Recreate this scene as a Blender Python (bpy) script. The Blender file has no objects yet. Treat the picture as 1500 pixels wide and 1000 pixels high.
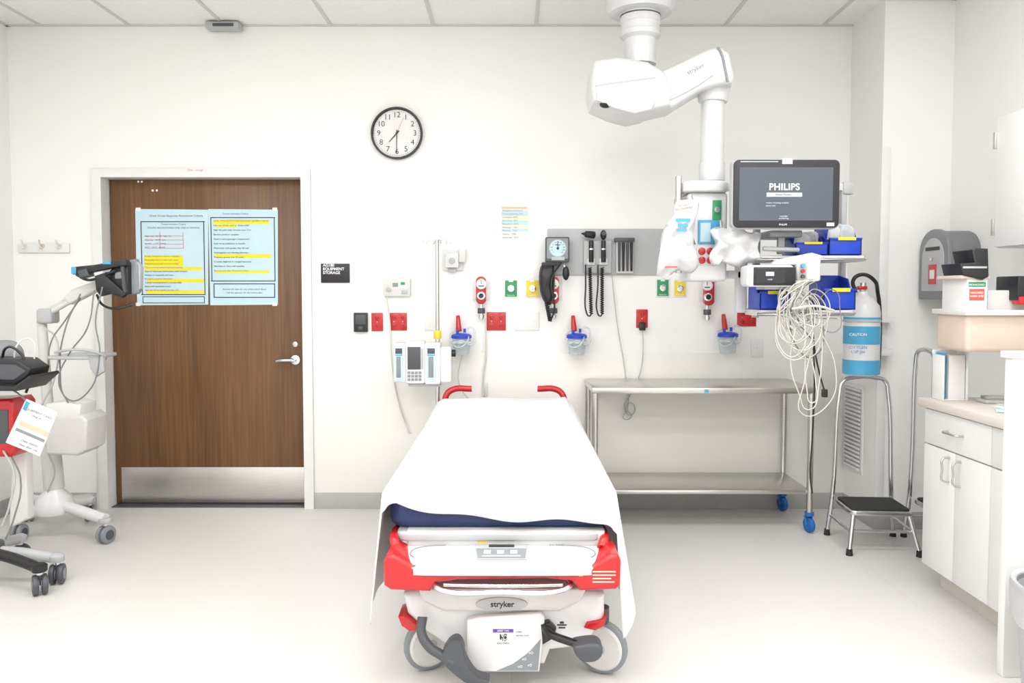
import bpy, bmesh, math, random
from mathutils import Vector, Matrix, noise
random.seed(4)
R=math.radians
# ---------------------------------------------------------------- camera model (28 mm lens, eye height 1.42 m)
T=R(2.7); F=1167.0; CX,CY=750.0,480.0; H=1.42
WY=5.13      # back wall
CEIL=3.095
def E(u,v,y):
    """surveyed point: photo measurement resolved at a known distance y (m) into room metres"""
    a=(u-CX)/F; b=(CY-v)/F; c,s=math.cos(T),math.sin(T)
    k=y/(c+b*s)
    return Vector((a*k,y,H+k*(-s+b*c)))
# ---------------------------------------------------------------- materials
MATS={}
def mat(name,col,rough=0.5,metal=0.0,var=0.03,scale=12,bump=0.0,bscale=60,emit=0,alpha=1,trans=0,stretch=None,coat=0):
    if name in MATS: return MATS[name]
    m=bpy.data.materials.new(name); m.use_nodes=True
    nt=m.node_tree; p=nt.nodes['Principled BSDF']
    tc=nt.nodes.new('ShaderNodeTexCoord'); mp=nt.nodes.new('ShaderNodeMapping')
    if stretch: mp.inputs['Scale'].default_value=stretch
    nt.links.new(tc.outputs['Object'],mp.inputs['Vector'])
    n=nt.nodes.new('ShaderNodeTexNoise'); n.inputs['Scale'].default_value=scale; n.inputs['Detail'].default_value=4
    nt.links.new(mp.outputs[0],n.inputs['Vector'])
    cr=nt.nodes.new('ShaderNodeValToRGB')
    lo=[max(0,c*(1-var)) for c in col]; hi=[min(1,c*(1+var)) for c in col]
    cr.color_ramp.elements[0].position=.3; cr.color_ramp.elements[1].position=.7
    cr.color_ramp.elements[0].color=(*lo,1); cr.color_ramp.elements[1].color=(*hi,1)
    nt.links.new(n.outputs['Fac'],cr.inputs['Fac']); nt.links.new(cr.outputs['Color'],p.inputs['Base Color'])
    p.inputs['Roughness'].default_value=rough; p.inputs['Metallic'].default_value=metal
    if coat: p.inputs['Coat Weight'].default_value=coat
    if bump:
        n2=nt.nodes.new('ShaderNodeTexNoise'); n2.inputs['Scale'].default_value=bscale
        nt.links.new(mp.outputs[0],n2.inputs['Vector'])
        b=nt.nodes.new('ShaderNodeBump'); b.inputs['Strength'].default_value=bump; b.inputs['Distance'].default_value=.005
        nt.links.new(n2.outputs['Fac'],b.inputs['Height']); nt.links.new(b.outputs[0],p.inputs['Normal'])
    if emit:
        nt.links.new(cr.outputs['Color'],p.inputs['Emission Color']); p.inputs['Emission Strength'].default_value=emit
    if alpha<1: p.inputs['Alpha'].default_value=alpha
    if trans: p.inputs['Transmission Weight'].default_value=trans
    MATS[name]=m; return m
WALL=mat('wall_paint',(.885,.88,.86),.6,var=.01,scale=2,bump=.05,bscale=150)
WAIN=mat('wall_protection',(.865,.85,.815),.45,var=.01,scale=2)
CEILM=mat('ceiling_tile',(.88,.88,.875),.9,var=.03,scale=60,bump=.2,bscale=200)
GRID=mat('ceiling_grid',(.62,.62,.60),.5)
BASE=mat('baseboard_grey',(.44,.44,.43),.5)
WHITE=mat('white_plastic',(.72,.72,.725),.35,coat=.2)
BOOMW=mat('boom_enamel',(.66,.66,.665),.35,coat=.2)
TRIMW=mat('trim_enamel',(.80,.80,.79),.4)
OFFW=mat('offwhite_plastic',(.66,.655,.635),.4)
BEIGE=mat('beige_plastic',(.68,.56,.46),.45)
LGREY=mat('light_grey_plastic',(.45,.46,.47),.4)
MGREY=mat('mid_grey',(.24,.26,.28),.4)
DGREY=mat('dark_grey',(.07,.075,.086),.45)
BLACK=mat('black_plastic',(.014,.014,.016),.4)
RUBBER=mat('black_rubber',(.022,.022,.022),.8,bump=.3,bscale=300)
RED=mat('red_plastic',(.52,.010,.013),.35,coat=.3)
BLUE=mat('blue_bin',(.008,.05,.50),.35)
LBLUE=mat('light_blue',(.07,.38,.62),.4)
CBLUE=mat('caster_blue',(.015,.13,.42),.5)
NAVY=mat('navy_mattress',(.016,.032,.11),.55,bump=.2)
GREEN=mat('green_label',(.03,.30,.11),.5)
YEL=mat('yellow_label',(.80,.62,.05),.5)
CHROME=mat('chrome',(.68,.68,.69),.18,metal=1,var=.01)
STEEL=mat('brushed_steel',(.60,.585,.56),.32,metal=1,var=.06,scale=8,stretch=(1,1,40))
STEELH=mat('table_steel',(.61,.59,.56),.28,metal=1,var=.05,scale=6,stretch=(2,30,30))
PAPER=mat('paper_white',(.80,.80,.79),.8)
PBLUE=mat('paper_blue',(.55,.73,.80),.8,var=.015)
PALEO=mat('pale_orange',(.80,.52,.36),.8)
PALEY=mat('pale_yellow',(.83,.80,.45),.8)
INK=mat('ink_black',(.04,.04,.05),.8)
INKG=mat('ink_grey',(.25,.27,.30),.8)
INKR=mat('ink_red',(.65,.11,.08),.8)
HIGH=mat('highlighter',(.86,.73,.03),.8)
ORANGE=mat('orange',(.75,.32,.10),.5)
PURPLE=mat('purple',(.15,.06,.40),.6)
SHEET=mat('cotton_sheet',(.80,.80,.81),.85,var=.008,bump=.15,bscale=300)
BAG=mat('plastic_bag',(.76,.76,.77),.25,var=.05,alpha=.82)
CLEAR=mat('clear_plastic',(.66,.73,.76),.15,alpha=.5)
LINER=mat('bin_liner',(.70,.70,.71),.3,alpha=.6)
CABLE=mat('white_cable',(.64,.62,.56),.5)
GCABLE=mat('grey_cable',(.21,.22,.23),.5)
BOXG=mat('mailbox_grey',(.23,.24,.25),.45,metal=.2)
CAB=mat('cabinet_laminate',(.80,.795,.785),.4,var=.01)
TOE=mat('toe_kick',(.66,.62,.56),.5)
COUNTER=mat('counter_laminate',(.68,.63,.57),.4,var=.05,scale=200)
SCREEN=mat('screen_lit',(.06,.073,.09),.25,var=.15,scale=1.2,emit=.35)
SCREEND=mat('screen_dark',(.02,.022,.028),.15)
TXTW=mat('text_white',(.80,.82,.85),.6,emit=.15)
TXTS=mat('screen_text',(.5,.55,.62),.6,emit=.3)
DIFF=mat('light_diffuser',(1,1,1),.5,emit=2)
def wood():
    m=bpy.data.materials.new('door_wood'); m.use_nodes=True; nt=m.node_tree; p=nt.nodes['Principled BSDF']
    tc=nt.nodes.new('ShaderNodeTexCoord'); mp=nt.nodes.new('ShaderNodeMapping'); mp.inputs['Scale'].default_value=(38,38,1.1)
    nt.links.new(tc.outputs['Object'],mp.inputs[0])
    n=nt.nodes.new('ShaderNodeTexNoise'); n.inputs['Scale'].default_value=1.6; n.inputs['Detail'].default_value=8; n.inputs['Distortion'].default_value=.6
    nt.links.new(mp.outputs[0],n.inputs[0])
    mp2=nt.nodes.new('ShaderNodeMapping'); mp2.inputs['Scale'].default_value=(3,3,.5); nt.links.new(tc.outputs['Object'],mp2.inputs[0])
    n2=nt.nodes.new('ShaderNodeTexNoise'); n2.inputs['Scale'].default_value=1.5; nt.links.new(mp2.outputs[0],n2.inputs[0])
    mx=nt.nodes.new('ShaderNodeMath'); mx.operation='MULTIPLY_ADD'; mx.inputs[1].default_value=.6
    ad=nt.nodes.new('ShaderNodeMath'); ad.operation='MULTIPLY'; ad.inputs[1].default_value=.4
    nt.links.new(n2.outputs[0],ad.inputs[0]); nt.links.new(n.outputs[0],mx.inputs[0]); nt.links.new(ad.outputs[0],mx.inputs[2])
    cr=nt.nodes.new('ShaderNodeValToRGB'); e=cr.color_ramp.elements
    e[0].position=.30; e[0].color=(.085,.036,.011,1); e[1].position=.70; e[1].color=(.21,.098,.036,1)
    nt.links.new(mx.outputs[0],cr.inputs[0]); nt.links.new(cr.outputs[0],p.inputs['Base Color'])
    p.inputs['Roughness'].default_value=.38
    return m
WOOD=wood()
def floormat():
    m=bpy.data.materials.new('vinyl_floor'); m.use_nodes=True; nt=m.node_tree; p=nt.nodes['Principled BSDF']
    tc=nt.nodes.new('ShaderNodeTexCoord')
    br=nt.nodes.new('ShaderNodeTexBrick'); br.offset=0; br.inputs['Scale'].default_value=1
    br.inputs['Brick Width'].default_value=1.83; br.inputs['Row Height'].default_value=1.83; br.inputs['Mortar Size'].default_value=.002
    br.inputs['Color1'].default_value=(.725,.705,.685,1); br.inputs['Color2'].default_value=(.715,.695,.675,1); br.inputs['Mortar'].default_value=(.65,.63,.61,1)
    nt.links.new(tc.outputs['Object'],br.inputs['Vector'])
    n=nt.nodes.new('ShaderNodeTexNoise'); n.inputs['Scale'].default_value=350; nt.links.new(tc.outputs['Object'],n.inputs[0])
    mx=nt.nodes.new('ShaderNodeMixRGB'); mx.blend_type='MULTIPLY'; mx.inputs[0].default_value=.08
    nt.links.new(br.outputs[0],mx.inputs[1]); nt.links.new(n.outputs[0],mx.inputs[2]); nt.links.new(mx.outputs[0],p.inputs['Base Color'])
    p.inputs['Roughness'].default_value=.38
    return m
FLOOR=floormat()
# ---------------------------------------------------------------- builders
col=bpy.context.scene.collection
def G(name,loc=(0,0,0),rotz=0,local=False):
    e=bpy.data.objects.new(name,None); e.empty_display_size=.1; e.location=loc; e.rotation_euler=(0,0,rotz); col.objects.link(e)
    e['local']=1 if local else 0
    return e
def attach(o,par):
    if par is None: return o
    o.parent=par
    if not par.get('local'): o.matrix_parent_inverse=Matrix.Translation(-Vector(par.location))
    return o
def finish(name,bm,m,par,ang=35,smooth=True):
    bmesh.ops.recalc_face_normals(bm,faces=bm.faces[:])
    me=bpy.data.meshes.new(name); bm.to_mesh(me); bm.free()
    if smooth:
        for p in me.polygons: p.use_smooth=True
        me.set_sharp_from_angle(angle=R(ang))
    me.materials.append(m)
    o=bpy.data.objects.new(name,me); col.objects.link(o)
    return attach(o,par)
def bev(bm,w,seg=3,edges=None):
    if w>0: bmesh.ops.bevel(bm,geom=edges or bm.edges[:],offset=w,segments=seg,affect='EDGES',clamp_overlap=True,profile=.5)
def box(name,x0,x1,y0,y1,z0,z1,m,par=None,b=.004,rot=None,seg=2):
    bm=bmesh.new(); bmesh.ops.create_cube(bm,size=1)
    sx,sy,sz=abs(x1-x0),abs(y1-y0),abs(z1-z0)
    bmesh.ops.scale(bm,vec=(sx,sy,sz),verts=bm.verts[:])
    b=min(b,min(sx,sy,sz)*.45)
    bev(bm,b,seg)
    if rot: bmesh.ops.rotate(bm,cent=(0,0,0),matrix=rot,verts=bm.verts[:])
    bmesh.ops.translate(bm,vec=((x0+x1)/2,(y0+y1)/2,(z0+z1)/2),verts=bm.verts[:])
    return finish(name,bm,m,par)
def pbox(name,u0,v0,u1,v1,y,d,m,par=None,b=.004,seg=2):
    """box whose front face (at distance y) has the surveyed rectangle; depth d away from the viewer"""
    uc,vc=(u0+u1)/2,(v0+v1)/2
    x0=E(u0,vc,y).x; x1=E(u1,vc,y).x; z1=E(uc,v0,y).z; z0=E(uc,v1,y).z
    return box(name,x0,x1,y,y+d,z0,z1,m,par,b,seg=seg)
def wbox(name,u0,v0,u1,v1,d,m,par=None,b=.004,base=None,seg=2):
    """box mounted on back wall (or on plane base) protruding d"""
    bs=WY if base is None else base
    return pbox(name,u0,v0,u1,v1,bs-d,d,m,par,b,seg)
def prism(name,pts,a0,a1,m,par=None,b=.0,axis='Y',seg=3,ang=35):
    bm=bmesh.new()
    def P(p,a):
        if axis=='Y': return (p[0],a,p[1])
        if axis=='X': return (a,p[0],p[1])
        return (p[0],p[1],a)
    v0=[bm.verts.new(P(p,a0)) for p in pts]; v1=[bm.verts.new(P(p,a1)) for p in pts]
    bm.faces.new(v0); bm.faces.new(v1); n=len(pts)
    for i in range(n): bm.faces.new((v0[i],v0[(i+1)%n],v1[(i+1)%n],v1[i]))
    if b>0:
        bmesh.ops.recalc_face_normals(bm,faces=bm.faces[:])
        es=[e for e in bm.edges if (e.verts[0] in v0)==(e.verts[1] in v0)]
        bev(bm,b,seg,es)
    return finish(name,bm,m,par,ang)
def pp(pts,y): return [(E(u,v,y).x,E(u,v,y).z) for u,v in pts]
def pprism(name,pts,y,d,m,par=None,b=0,seg=3): return prism(name,pp(pts,y),y,y+d,m,par,b,'Y',seg)
def smoothpts(pts,n=6,closed=True):
    out=[];N=len(pts)
    rng=range(N) if closed else range(N-1)
    for i in rng:
        p0,p1,p2,p3=[Vector(pts[(i+k)%N]) if closed else Vector(pts[min(max(i+k,0),N-1)]) for k in (-1,0,1,2)]
        for j in range(n):
            t=j/n
            out.append(tuple(.5*((2*p1)+(-p0+p2)*t+(2*p0-5*p1+4*p2-p3)*t*t+(-p0+3*p1-3*p2+p3)*t**3)))
    if not closed: out.append(tuple(pts[-1]))
    return out
def rrect(x0,x1,z0,z1,r,n=6):
    o=[]
    for cx,cz,a in ((x1-r,z1-r,0),(x0+r,z1-r,90),(x0+r,z0+r,180),(x1-r,z0+r,270)):
        for i in range(n+1):
            t=R(a+90*i/n); o.append((cx+r*math.cos(t),cz+r*math.sin(t)))
    return o
def cyl(name,p0,p1,r,m,par=None,r2=None,seg=28,b=0):
    p0=Vector(p0);p1=Vector(p1);d=p1-p0
    bm=bmesh.new(); bmesh.ops.create_cone(bm,cap_ends=True,segments=seg,radius1=r,radius2=r if r2 is None else r2,depth=d.length)
    if b>0: bev(bm,b,2,[e for e in bm.edges if len(e.link_faces)==2 and any(len(f.verts)>4 for f in e.link_faces)])
    q=d.to_track_quat('Z','Y').to_matrix().to_4x4(); q.translation=(p0+p1)/2
    bmesh.ops.transform(bm,matrix=q,verts=bm.verts[:])
    return finish(name,bm,m,par)
def lathe(name,prof,c,m,par=None,axis='Z',seg=40,ang=40,ring_=False):
    """prof [(r,h)], revolve around axis through c; ring_ = closed hollow ring (no caps)"""
    bm=bmesh.new(); rings=[]
    for r,h in prof:
        ring=[]
        for i in range(seg):
            t=2*math.pi*i/seg; a,b=max(r,1e-5)*math.cos(t),max(r,1e-5)*math.sin(t)
            v={'Z':(a,b,h),'Y':(a,h,b),'X':(h,a,b)}[axis]
            ring.append(bm.verts.new(Vector(v)+Vector(c)))
        rings.append(ring)
    n=len(rings)
    for k in range(n if ring_ else n-1):
        k2=(k+1)%n
        for i in range(seg): bm.faces.new((rings[k][i],rings[k][(i+1)%seg],rings[k2][(i+1)%seg],rings[k2][i]))
    if not ring_: bm.faces.new(rings[0]); bm.faces.new(rings[-1])
    return finish(name,bm,m,par,ang)
def tube(name,pts,r,m,par=None,smooth=True,cyc=False,res=6):
    cu=bpy.data.curves.new(name,'CURVE'); cu.dimensions='3D'; cu.bevel_depth=r; cu.bevel_resolution=3; cu.use_fill_caps=True; cu.resolution_u=res
    if smooth:
        s=cu.splines.new('BEZIER'); s.bezier_points.add(len(pts)-1)
        for bp,p in zip(s.bezier_points,pts): bp.co=p; bp.handle_left_type=bp.handle_right_type='AUTO'
    else:
        s=cu.splines.new('POLY'); s.points.add(len(pts)-1)
        for sp,p in zip(s.points,pts): sp.co=(*p,1)
    s.use_cyclic_u=cyc
    cu.materials.append(m); o=bpy.data.objects.new(name,cu); col.objects.link(o); return attach(o,par)
def ptube(name,uvs,y,r,m,par=None,**k):
    return tube(name,[E(p[0],p[1],p[2] if len(p)>2 else y) for p in uvs],r,m,par,**k)
def txt(name,body,u,v,y,hpx,m,par=None,al='CENTER',rot=0,loc=None,euler=None,bold=False,sp=1.0,line=1.0):
    cu=bpy.data.curves.new(name,'FONT'); cu.body=body; cu.size=hpx*y/F/.7; cu.align_x=al; cu.align_y='CENTER'; cu.extrude=.0004
    cu.space_character=sp; cu.space_line=line
    if bold: cu.offset=cu.size*.02
    cu.materials.append(m); o=bpy.data.objects.new(name,cu); col.objects.link(o)
    o.location=loc if loc is not None else E(u,v,y); o.rotation_euler=euler or (R(90),-rot,0)
    return attach(o,par)
def plates(name,rects,y,m,par,t=.0008):
    bm=bmesh.new()
    for u0,v0,u1,v1 in rects:
        a=E(u0,(v0+v1)/2,y);b=E(u1,(v0+v1)/2,y);c=E((u0+u1)/2,v0,y);d=E((u0+u1)/2,v1,y)
        r=bmesh.ops.create_cube(bm,size=1)['verts']
        bmesh.ops.scale(bm,vec=(abs(b.x-a.x),t,abs(c.z-d.z)),verts=r)
        bmesh.ops.translate(bm,vec=((a.x+b.x)/2,y-t/2,(c.z+d.z)/2),verts=r)
    return finish(name,bm,m,par,smooth=False)
def outline(name,u0,v0,u1,v1,y,m,par,w=1.0):
    return plates(name,[(u0,v0,u1,v0+w),(u0,v1-w,u1,v1),(u0,v0,u0+w,v1),(u1-w,v0,u1,v1)],y,m,par)
def pillow(name,pts,y,th,m,par=None,rings=5,nz=.006,seed=0):
    """soft pouch: outline (metres, XZ) inflated along y"""
    o=smoothpts(pts,4); cx=sum(p[0] for p in o)/len(o); cz=sum(p[1] for p in o)/len(o)
    bm=bmesh.new(); n=len(o)
    def ring(k,side):
        s=k/rings; sc=s; h=math.sqrt(max(0,1-s**2.5))*th/2*side
        r=[]
        for p in o:
            v=Vector((cx+(p[0]-cx)*sc,y+h,cz+(p[1]-cz)*sc))
            nn=noise.noise(v*18+Vector((seed,0,0)))*nz*2
            v.y+=nn*side if k<rings else nn; r.append(bm.verts.new(v))
        return r
    edge=ring(rings,1)
    for side in (1,-1):
        prev=edge
        for k in range(rings-1,0,-1):
            cur=ring(k,side)
            for i in range(n): bm.faces.new((prev[i],prev[(i+1)%n],cur[(i+1)%n],cur[i]))
            prev=cur
        c=bm.verts.new((cx,y+th/2*side,cz))
        for i in range(n): bm.faces.new((prev[i],prev[(i+1)%n],c))
    return finish(name,bm,m,par,80)
def ell(name,c,rx,ry,rz,m,par=None,rot=None):
    bm=bmesh.new(); bmesh.ops.create_uvsphere(bm,u_segments=24,v_segments=14,radius=1)
    bmesh.ops.scale(bm,vec=(rx,ry,rz),verts=bm.verts[:])
    if rot: bmesh.ops.rotate(bm,cent=(0,0,0),matrix=rot,verts=bm.verts[:])
    bmesh.ops.translate(bm,vec=c,verts=bm.verts[:]); return finish(name,bm,m,par,80)
def caster(par,name,x,y,r,m,w=.03,ang=0,stem=.04,double=False,stemm=None,hub=None):
    ax=Vector((math.cos(ang),math.sin(ang),0)); c=Vector((x,y,r))
    offs=(-w*.8,w*.8) if double else (0,)
    for i,o in enumerate(offs):
        cc=c+ax*o
        cyl(name+'_tyre%d'%i,cc-ax*w/2,cc+ax*w/2,r,m,par,b=r*.15)
        cyl(name+'_hub%d'%i,cc-ax*(w/2+.003),cc+ax*(w/2+.003),r*.55,hub or LGREY,par)
    sd=Vector((-ax.y,ax.x,0))
    if not double:
        for s in (-1,1):
            p=c+ax*s*(w/2+.006); cyl(name+'_fork%d'%s,p,p+Vector((0,0,r+.01))+sd*r*.3,.007,stemm or CHROME,par)
    else: cyl(name+'_yoke',c,c+Vector((0,0,r+.01)),.012,stemm or DGREY,par)
    k=0 if double else 1
    cyl(name+'_swivel',c+Vector((0,0,r))+sd*r*.3*k,c+Vector((0,0,r+stem))+sd*r*.3*k,.016,stemm or CHROME,par)
# ---------------------------------------------------------------- ROOM
XL=-3.20; XR=2.56; XJ=2.155; YJ=4.68; YB=-1.6
floor=box('floor',XL-.15,XR+.15,YB-.1,WY+.4,-.1,0,FLOOR,b=0)
box('ceiling',XL-.15,XR+.15,YB-.1,WY+.2,CEIL,CEIL+.1,CEILM,b=0)
ox0=E(150,500,WY).x; ox1=E(450,500,WY).x; oz=E(300,256,WY).z
prism('wall_back',[(XL-.1,0),(ox0,0),(ox0,oz),(ox1,oz),(ox1,0),(XR+.1,0),(XR+.1,CEIL),(XL-.1,CEIL)],WY,WY+.14,WALL)
box('wall_left',XL-.1,XL,YB,WY,0,CEIL,WALL,b=0)
box('wall_right',XR,XR+.1,YB,YJ,0,CEIL,WALL,b=0)
box('wall_right_return',XJ,XR+.1,YJ,WY,0,CEIL,WALL,b=0)
box('wall_front',XL-.1,XR+.1,YB-.1,YB,0,CEIL,WALL,b=0)
g=G('trim_ceiling_grid',(0,3,CEIL))
xs=[E(u,38,WY).x for u in (60,190,330,485,635,785,925,1062,1205)]
for i,x in enumerate(xs): box('tee_long_%d'%i,x-.011,x+.011,YB,WY,CEIL-.006,CEIL,GRID,g,b=0)
for i in range(10):
    y=WY-.47-.62*i
    if y>YB: box('tee_cross_%d'%i,XL,XR if y<YJ else XJ,y-.011,y+.011,CEIL-.006,CEIL,GRID,g,b=0)
box('edge_angle_back',XL,XJ,WY-.02,WY,CEIL-.008,CEIL,GRID,g,b=0)
box('edge_angle_left',XL,XL+.02,YB,WY,CEIL-.008,CEIL,GRID,g,b=0)
box('edge_angle_right',XR-.02,XR,YB,YJ,CEIL-.008,CEIL,GRID,g,b=0)
zw=E(700,517,WY).z
box('trim_wall_protection',E(460,600,WY).x,XJ,WY-.003,WY,.1,zw,WAIN,b=.001)
box('baseboard_back',E(459,700,WY).x,XJ,WY-.008,WY,0,.105,BASE,b=.002)
box('baseboard_back',XL,E(141,700,WY).x,WY-.008,WY,0,.105,BASE,b=.002)
box('baseboard_left',XL,XL+.008,YB,WY,0,.105,BASE,b=.002)
box('baseboard_right',XR-.008,XR,3.8,YJ,0,.105,BASE,b=.002)
box('baseboard_return',XJ-.008,XJ,YJ,WY,0,.105,BASE,b=.002)
box('baseboard_return',XJ-.008,XR,YJ-.008,YJ,0,.105,BASE,b=.002)
box('trim_corner_guard',XJ-.003,XJ+.05,YJ-.004,YJ,.1,2.25,TRIMW,b=.001)
# door frame
fr=G('trim_door_frame',((ox0+ox1)/2,WY,1))
fx0=E(141,500,WY).x; fx1=E(458,500,WY).x; fz=E(300,247,WY).z
ix0=E(155,500,WY).x; ix1=E(444,500,WY).x; iz=E(300,260,WY).z
prism('casing',[(fx0,0),(fx0,fz),(fx1,fz),(fx1,0),(ix1,0),(ix1,iz),(ix0,iz),(ix0,0)],WY-.02,WY-.0005,TRIMW,fr,b=.002)
prism('jamb',[(ox0+.001,0),(ox0+.001,oz-.001),(ox1-.001,oz-.001),(ox1-.001,0),(ix1,0),(ix1,iz),(ix0,iz),(ix0,0)],WY,WY+.14,TRIMW,fr,b=0)
box('threshold',ix0,ix1,WY+.02,WY+.14,0,.006,DGREY,fr,b=.001)
DY=WY+.085
dr=G('door_1',((ix0+ix1)/2,DY,1))
box('leaf',ix0+.004,ix1-.004,DY,DY+.045,.012,iz-.004,WOOD,dr,b=.002)
pk=E(310,684,DY).z
box('kick_plate',ix0+.04,ix1-.01,DY-.002,DY,.018,pk,STEEL,dr,b=.0008)
px=E(433,504,DY); cyl('deadbolt',(px.x,DY,px.z),(px.x,DY-.012,px.z),.018,STEEL,dr,b=.003)
hx=E(433,527,DY); cyl('rose',(hx.x,DY,hx.z),(hx.x,DY-.01,hx.z),.032,CHROME,dr,b=.003)
cyl('spindle',(hx.x,DY-.01,hx.z),(hx.x,DY-.06,hx.z),.011,CHROME,dr)
tube('lever',[(hx.x+.005,DY-.06,hx.z),(hx.x-.04,DY-.062,hx.z+.003),(hx.x-.09,DY-.058,hx.z),(hx.x-.11,DY-.05,hx.z-.004)],.011,CHROME,dr)
for i,(u,v) in enumerate(((203,266),(208,266),(224,279),(230,279))):
    q=E(u,v,DY); cyl('screw_%d'%i,(q.x,DY,q.z),(q.x,DY-.003,q.z),.007,CHROME,dr,seg=12)
for k,(u0,u1,nm) in enumerate(((198,305,'posted_notice'),(305,407,'posted_notice'))):
    po=G(nm,E((u0+u1)/2,375,DY))
    yy=DY-.0025
    pprism('sheet',[(u0,306),(u1,307),(u1,446),(u0+3,447)],yy,.002,PBLUE,po)
    Y2=yy-.0002
    if k==0:
        txt('title','Grant Access Response Assessment Criteria',258,316,Y2,3.0,INK,po)
        outline('border',207,324,300,432,Y2,INK,po,1.3)
        txt('head','Trauma Activation Criteria\nTRAUMA RESUSCITATION LEVEL ONE ACTIVATION',254,331,Y2,2.3,INK,po,line=1.6)
        plates('table_lines',[(212,345,268,345.6),(212,351,268,351.6),(212,357,268,357.6),(212,363,268,363.6),(234,340,234.6,364),(268,340,268.6,364)],Y2,INKR,po)
        txt('body1','\n'.join(['Heart rate   60-100   bpm  12','Resp rate    10-29   rpm','Systolic    >110   mmHg','GCS     13-15   normal']),212,354,Y2,2.2,INK,po,'LEFT',line=1.7)
        plates('highlight',[(212,374,268,390),(212,391,296,396),(216,408,299,413.5),(215,425,300,430)],Y2+.0001,HIGH,po)
        txt('body2','\n'.join(['Airway: intubated or assisted ventilation','Penetrating injury to head, neck, torso','Amputation proximal to wrist or ankle','Two or more proximal long bone fractures','Open or depressed skull fracture, pelvic fracture','Paralysis or suspected cord injury','Emergency physician discretion','Transfer receiving blood to maintain vitals','Burns with associated trauma','Age over 65 and systolic less than 110']),212,400,Y2-.0006,2.2,INK,po,'LEFT',line=1.75)
        outline('border_small',209,434,300,444,Y2,INK,po,1.0)
    else:
        txt('title','Trauma Activation Criteria',345,313,Y2,2.4,INK,po)
        outline('border',309,318,403,412,Y2,INK,po,1.3)
        plates('highlight',[(313,322,394,328),(316,329,345,333),(315,372,397,377.5),(315,396,395,400)],Y2+.0001,HIGH,po)
        txt('body','\n'.join(['LEVEL TWO ACTIVATION RESPONSE CRITERIA FOR ED','Falls over 20 feet adult or 10 feet child','High risk auto crash, intrusion over 12 in','Ejection partial or complete','Death in same passenger compartment','Auto versus pedestrian or bicyclist','Motorcycle crash greater than 20 mph','Anticoagulants and bleeding disorders','Pregnancy greater than 20 weeks','Crushed, degloved or mangled extremity','Flail chest or chest wall instability','Burns greater than 10 percent surface']),313,360,Y2-.0006,2.3,INK,po,'LEFT',line=2.0)
        outline('border_small',313,415,403,436,Y2,INK,po,1.3)
        txt('foot','Activate the team for any criteria listed above\nCall the operator for the trauma alert',358,426,Y2,2.4,INK,po,line=1.5)
    plates('tape',[(u0+1 if k==0 else u1-8,304,u0+8 if k==0 else u1-1,309),(u0+1 if k==0 else u1-8,443,u0+8 if k==0 else u1-1,448)],Y2-.0008,PAPER,po)
lb=G('door_label',E(287,249,WY)); wbox('strip',273,246,300,251.5,.0015,PAPER,lb,0,base=WY-.02)
txt('writing','Clear   storage',286,249,WY-.0216,2.6,INKR,lb)
# ceiling fixtures
for i,(x,y) in enumerate([(x,y) for y in (-.75,.95,2.65) for x in (-2.05,-.2,1.65)]):
    t=G('ceiling_light',(x,y,CEIL))
    box('frame',x-.61,x+.61,y-.31,y+.31,CEIL-.012,CEIL,TRIMW,t,b=.002)
    box('diffuser',x-.58,x+.58,y-.28,y+.28,CEIL-.016,CEIL-.011,DIFF,t,b=.001)
    L=bpy.data.lights.new('troffer','AREA'); L.shape='RECTANGLE'; L.size=1.16; L.size_y=.56; L.energy=22.5; L.color=(1,.995,.985)
    lo=bpy.data.objects.new('lamp',L); lo.location=(x,y,CEIL-.02); col.objects.link(lo); attach(lo,t)
sn=G('occupancy_sensor',E(321,38,5.0))
q0=E(297,0,5.0).x; q1=E(347,0,5.0).x
box('body',q0,q1,5.02,WY-.02,CEIL-.05,CEIL-.008,LGREY,sn,b=.01); box('lens',q0+.05,q1-.03,5.015,5.023,CEIL-.042,CEIL-.022,DGREY,sn,b=.004)
# ---------------------------------------------------------------- wall clock
c=E(582,196,WY); ck=G('wall_clock',c)
lathe('rim',[(.148,0),(.163,0),(.165,-.03),(.160,-.042),(.154,-.042),(.150,-.02),(.148,-.02)],(c.x,WY,c.z),BLACK,ck,axis='Y',seg=64,ring_=True)
cyl('face',(c.x,WY,c.z),(c.x,WY-.02,c.z),.150,PAPER,ck,seg=64)
for h in range(1,13):
    a=R(30*h); r=.115
    txt('numeral_%d'%h,str(h),0,0,WY,7.6,INK,ck,loc=(c.x+r*math.sin(a),WY-.0205,c.z+r*math.cos(a)))
bm=bmesh.new()
for k in range(60):
    a=R(6*k); r=bmesh.ops.create_cube(bm,size=1)['verts']; bmesh.ops.scale(bm,vec=(.0015,.001,.006 if k%5 else .009),verts=r)
    bmesh.ops.translate(bm,vec=(0,0,.141),verts=r); bmesh.ops.rotate(bm,cent=(0,0,0),matrix=Matrix.Rotation(a,3,'Y'),verts=r); bmesh.ops.translate(bm,vec=(c.x,WY-.0205,c.z),verts=r)
finish('ticks',bm,INK,ck,smooth=False)
def hand(n,deg,l,w,m,yo,back=.02):
    a=R(deg); d=Vector((math.sin(a),0,math.cos(a))); p=Vector((c.x,WY-yo,c.z)); s=Vector((d.z,0,-d.x))*w/2
    prism(n,[((p-d*back-s).x,(p-d*back-s).z),((p-d*back+s).x,(p-d*back+s).z),((p+d*l+s*.5).x,(p+d*l+s*.5).z),((p+d*l-s*.5).x,(p+d*l-s*.5).z)],WY-yo-.001,WY-yo,m,ck)
hand('hour_hand',222,.075,.008,INK,.023); hand('minute_hand',181,.125,.006,INK,.026); hand('second_hand',25,.11,.002,INKR,.029,.03)
cyl('cap',(c.x,WY-.02,c.z),(c.x,WY-.031,c.z),.006,INK,ck,seg=16)
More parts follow.
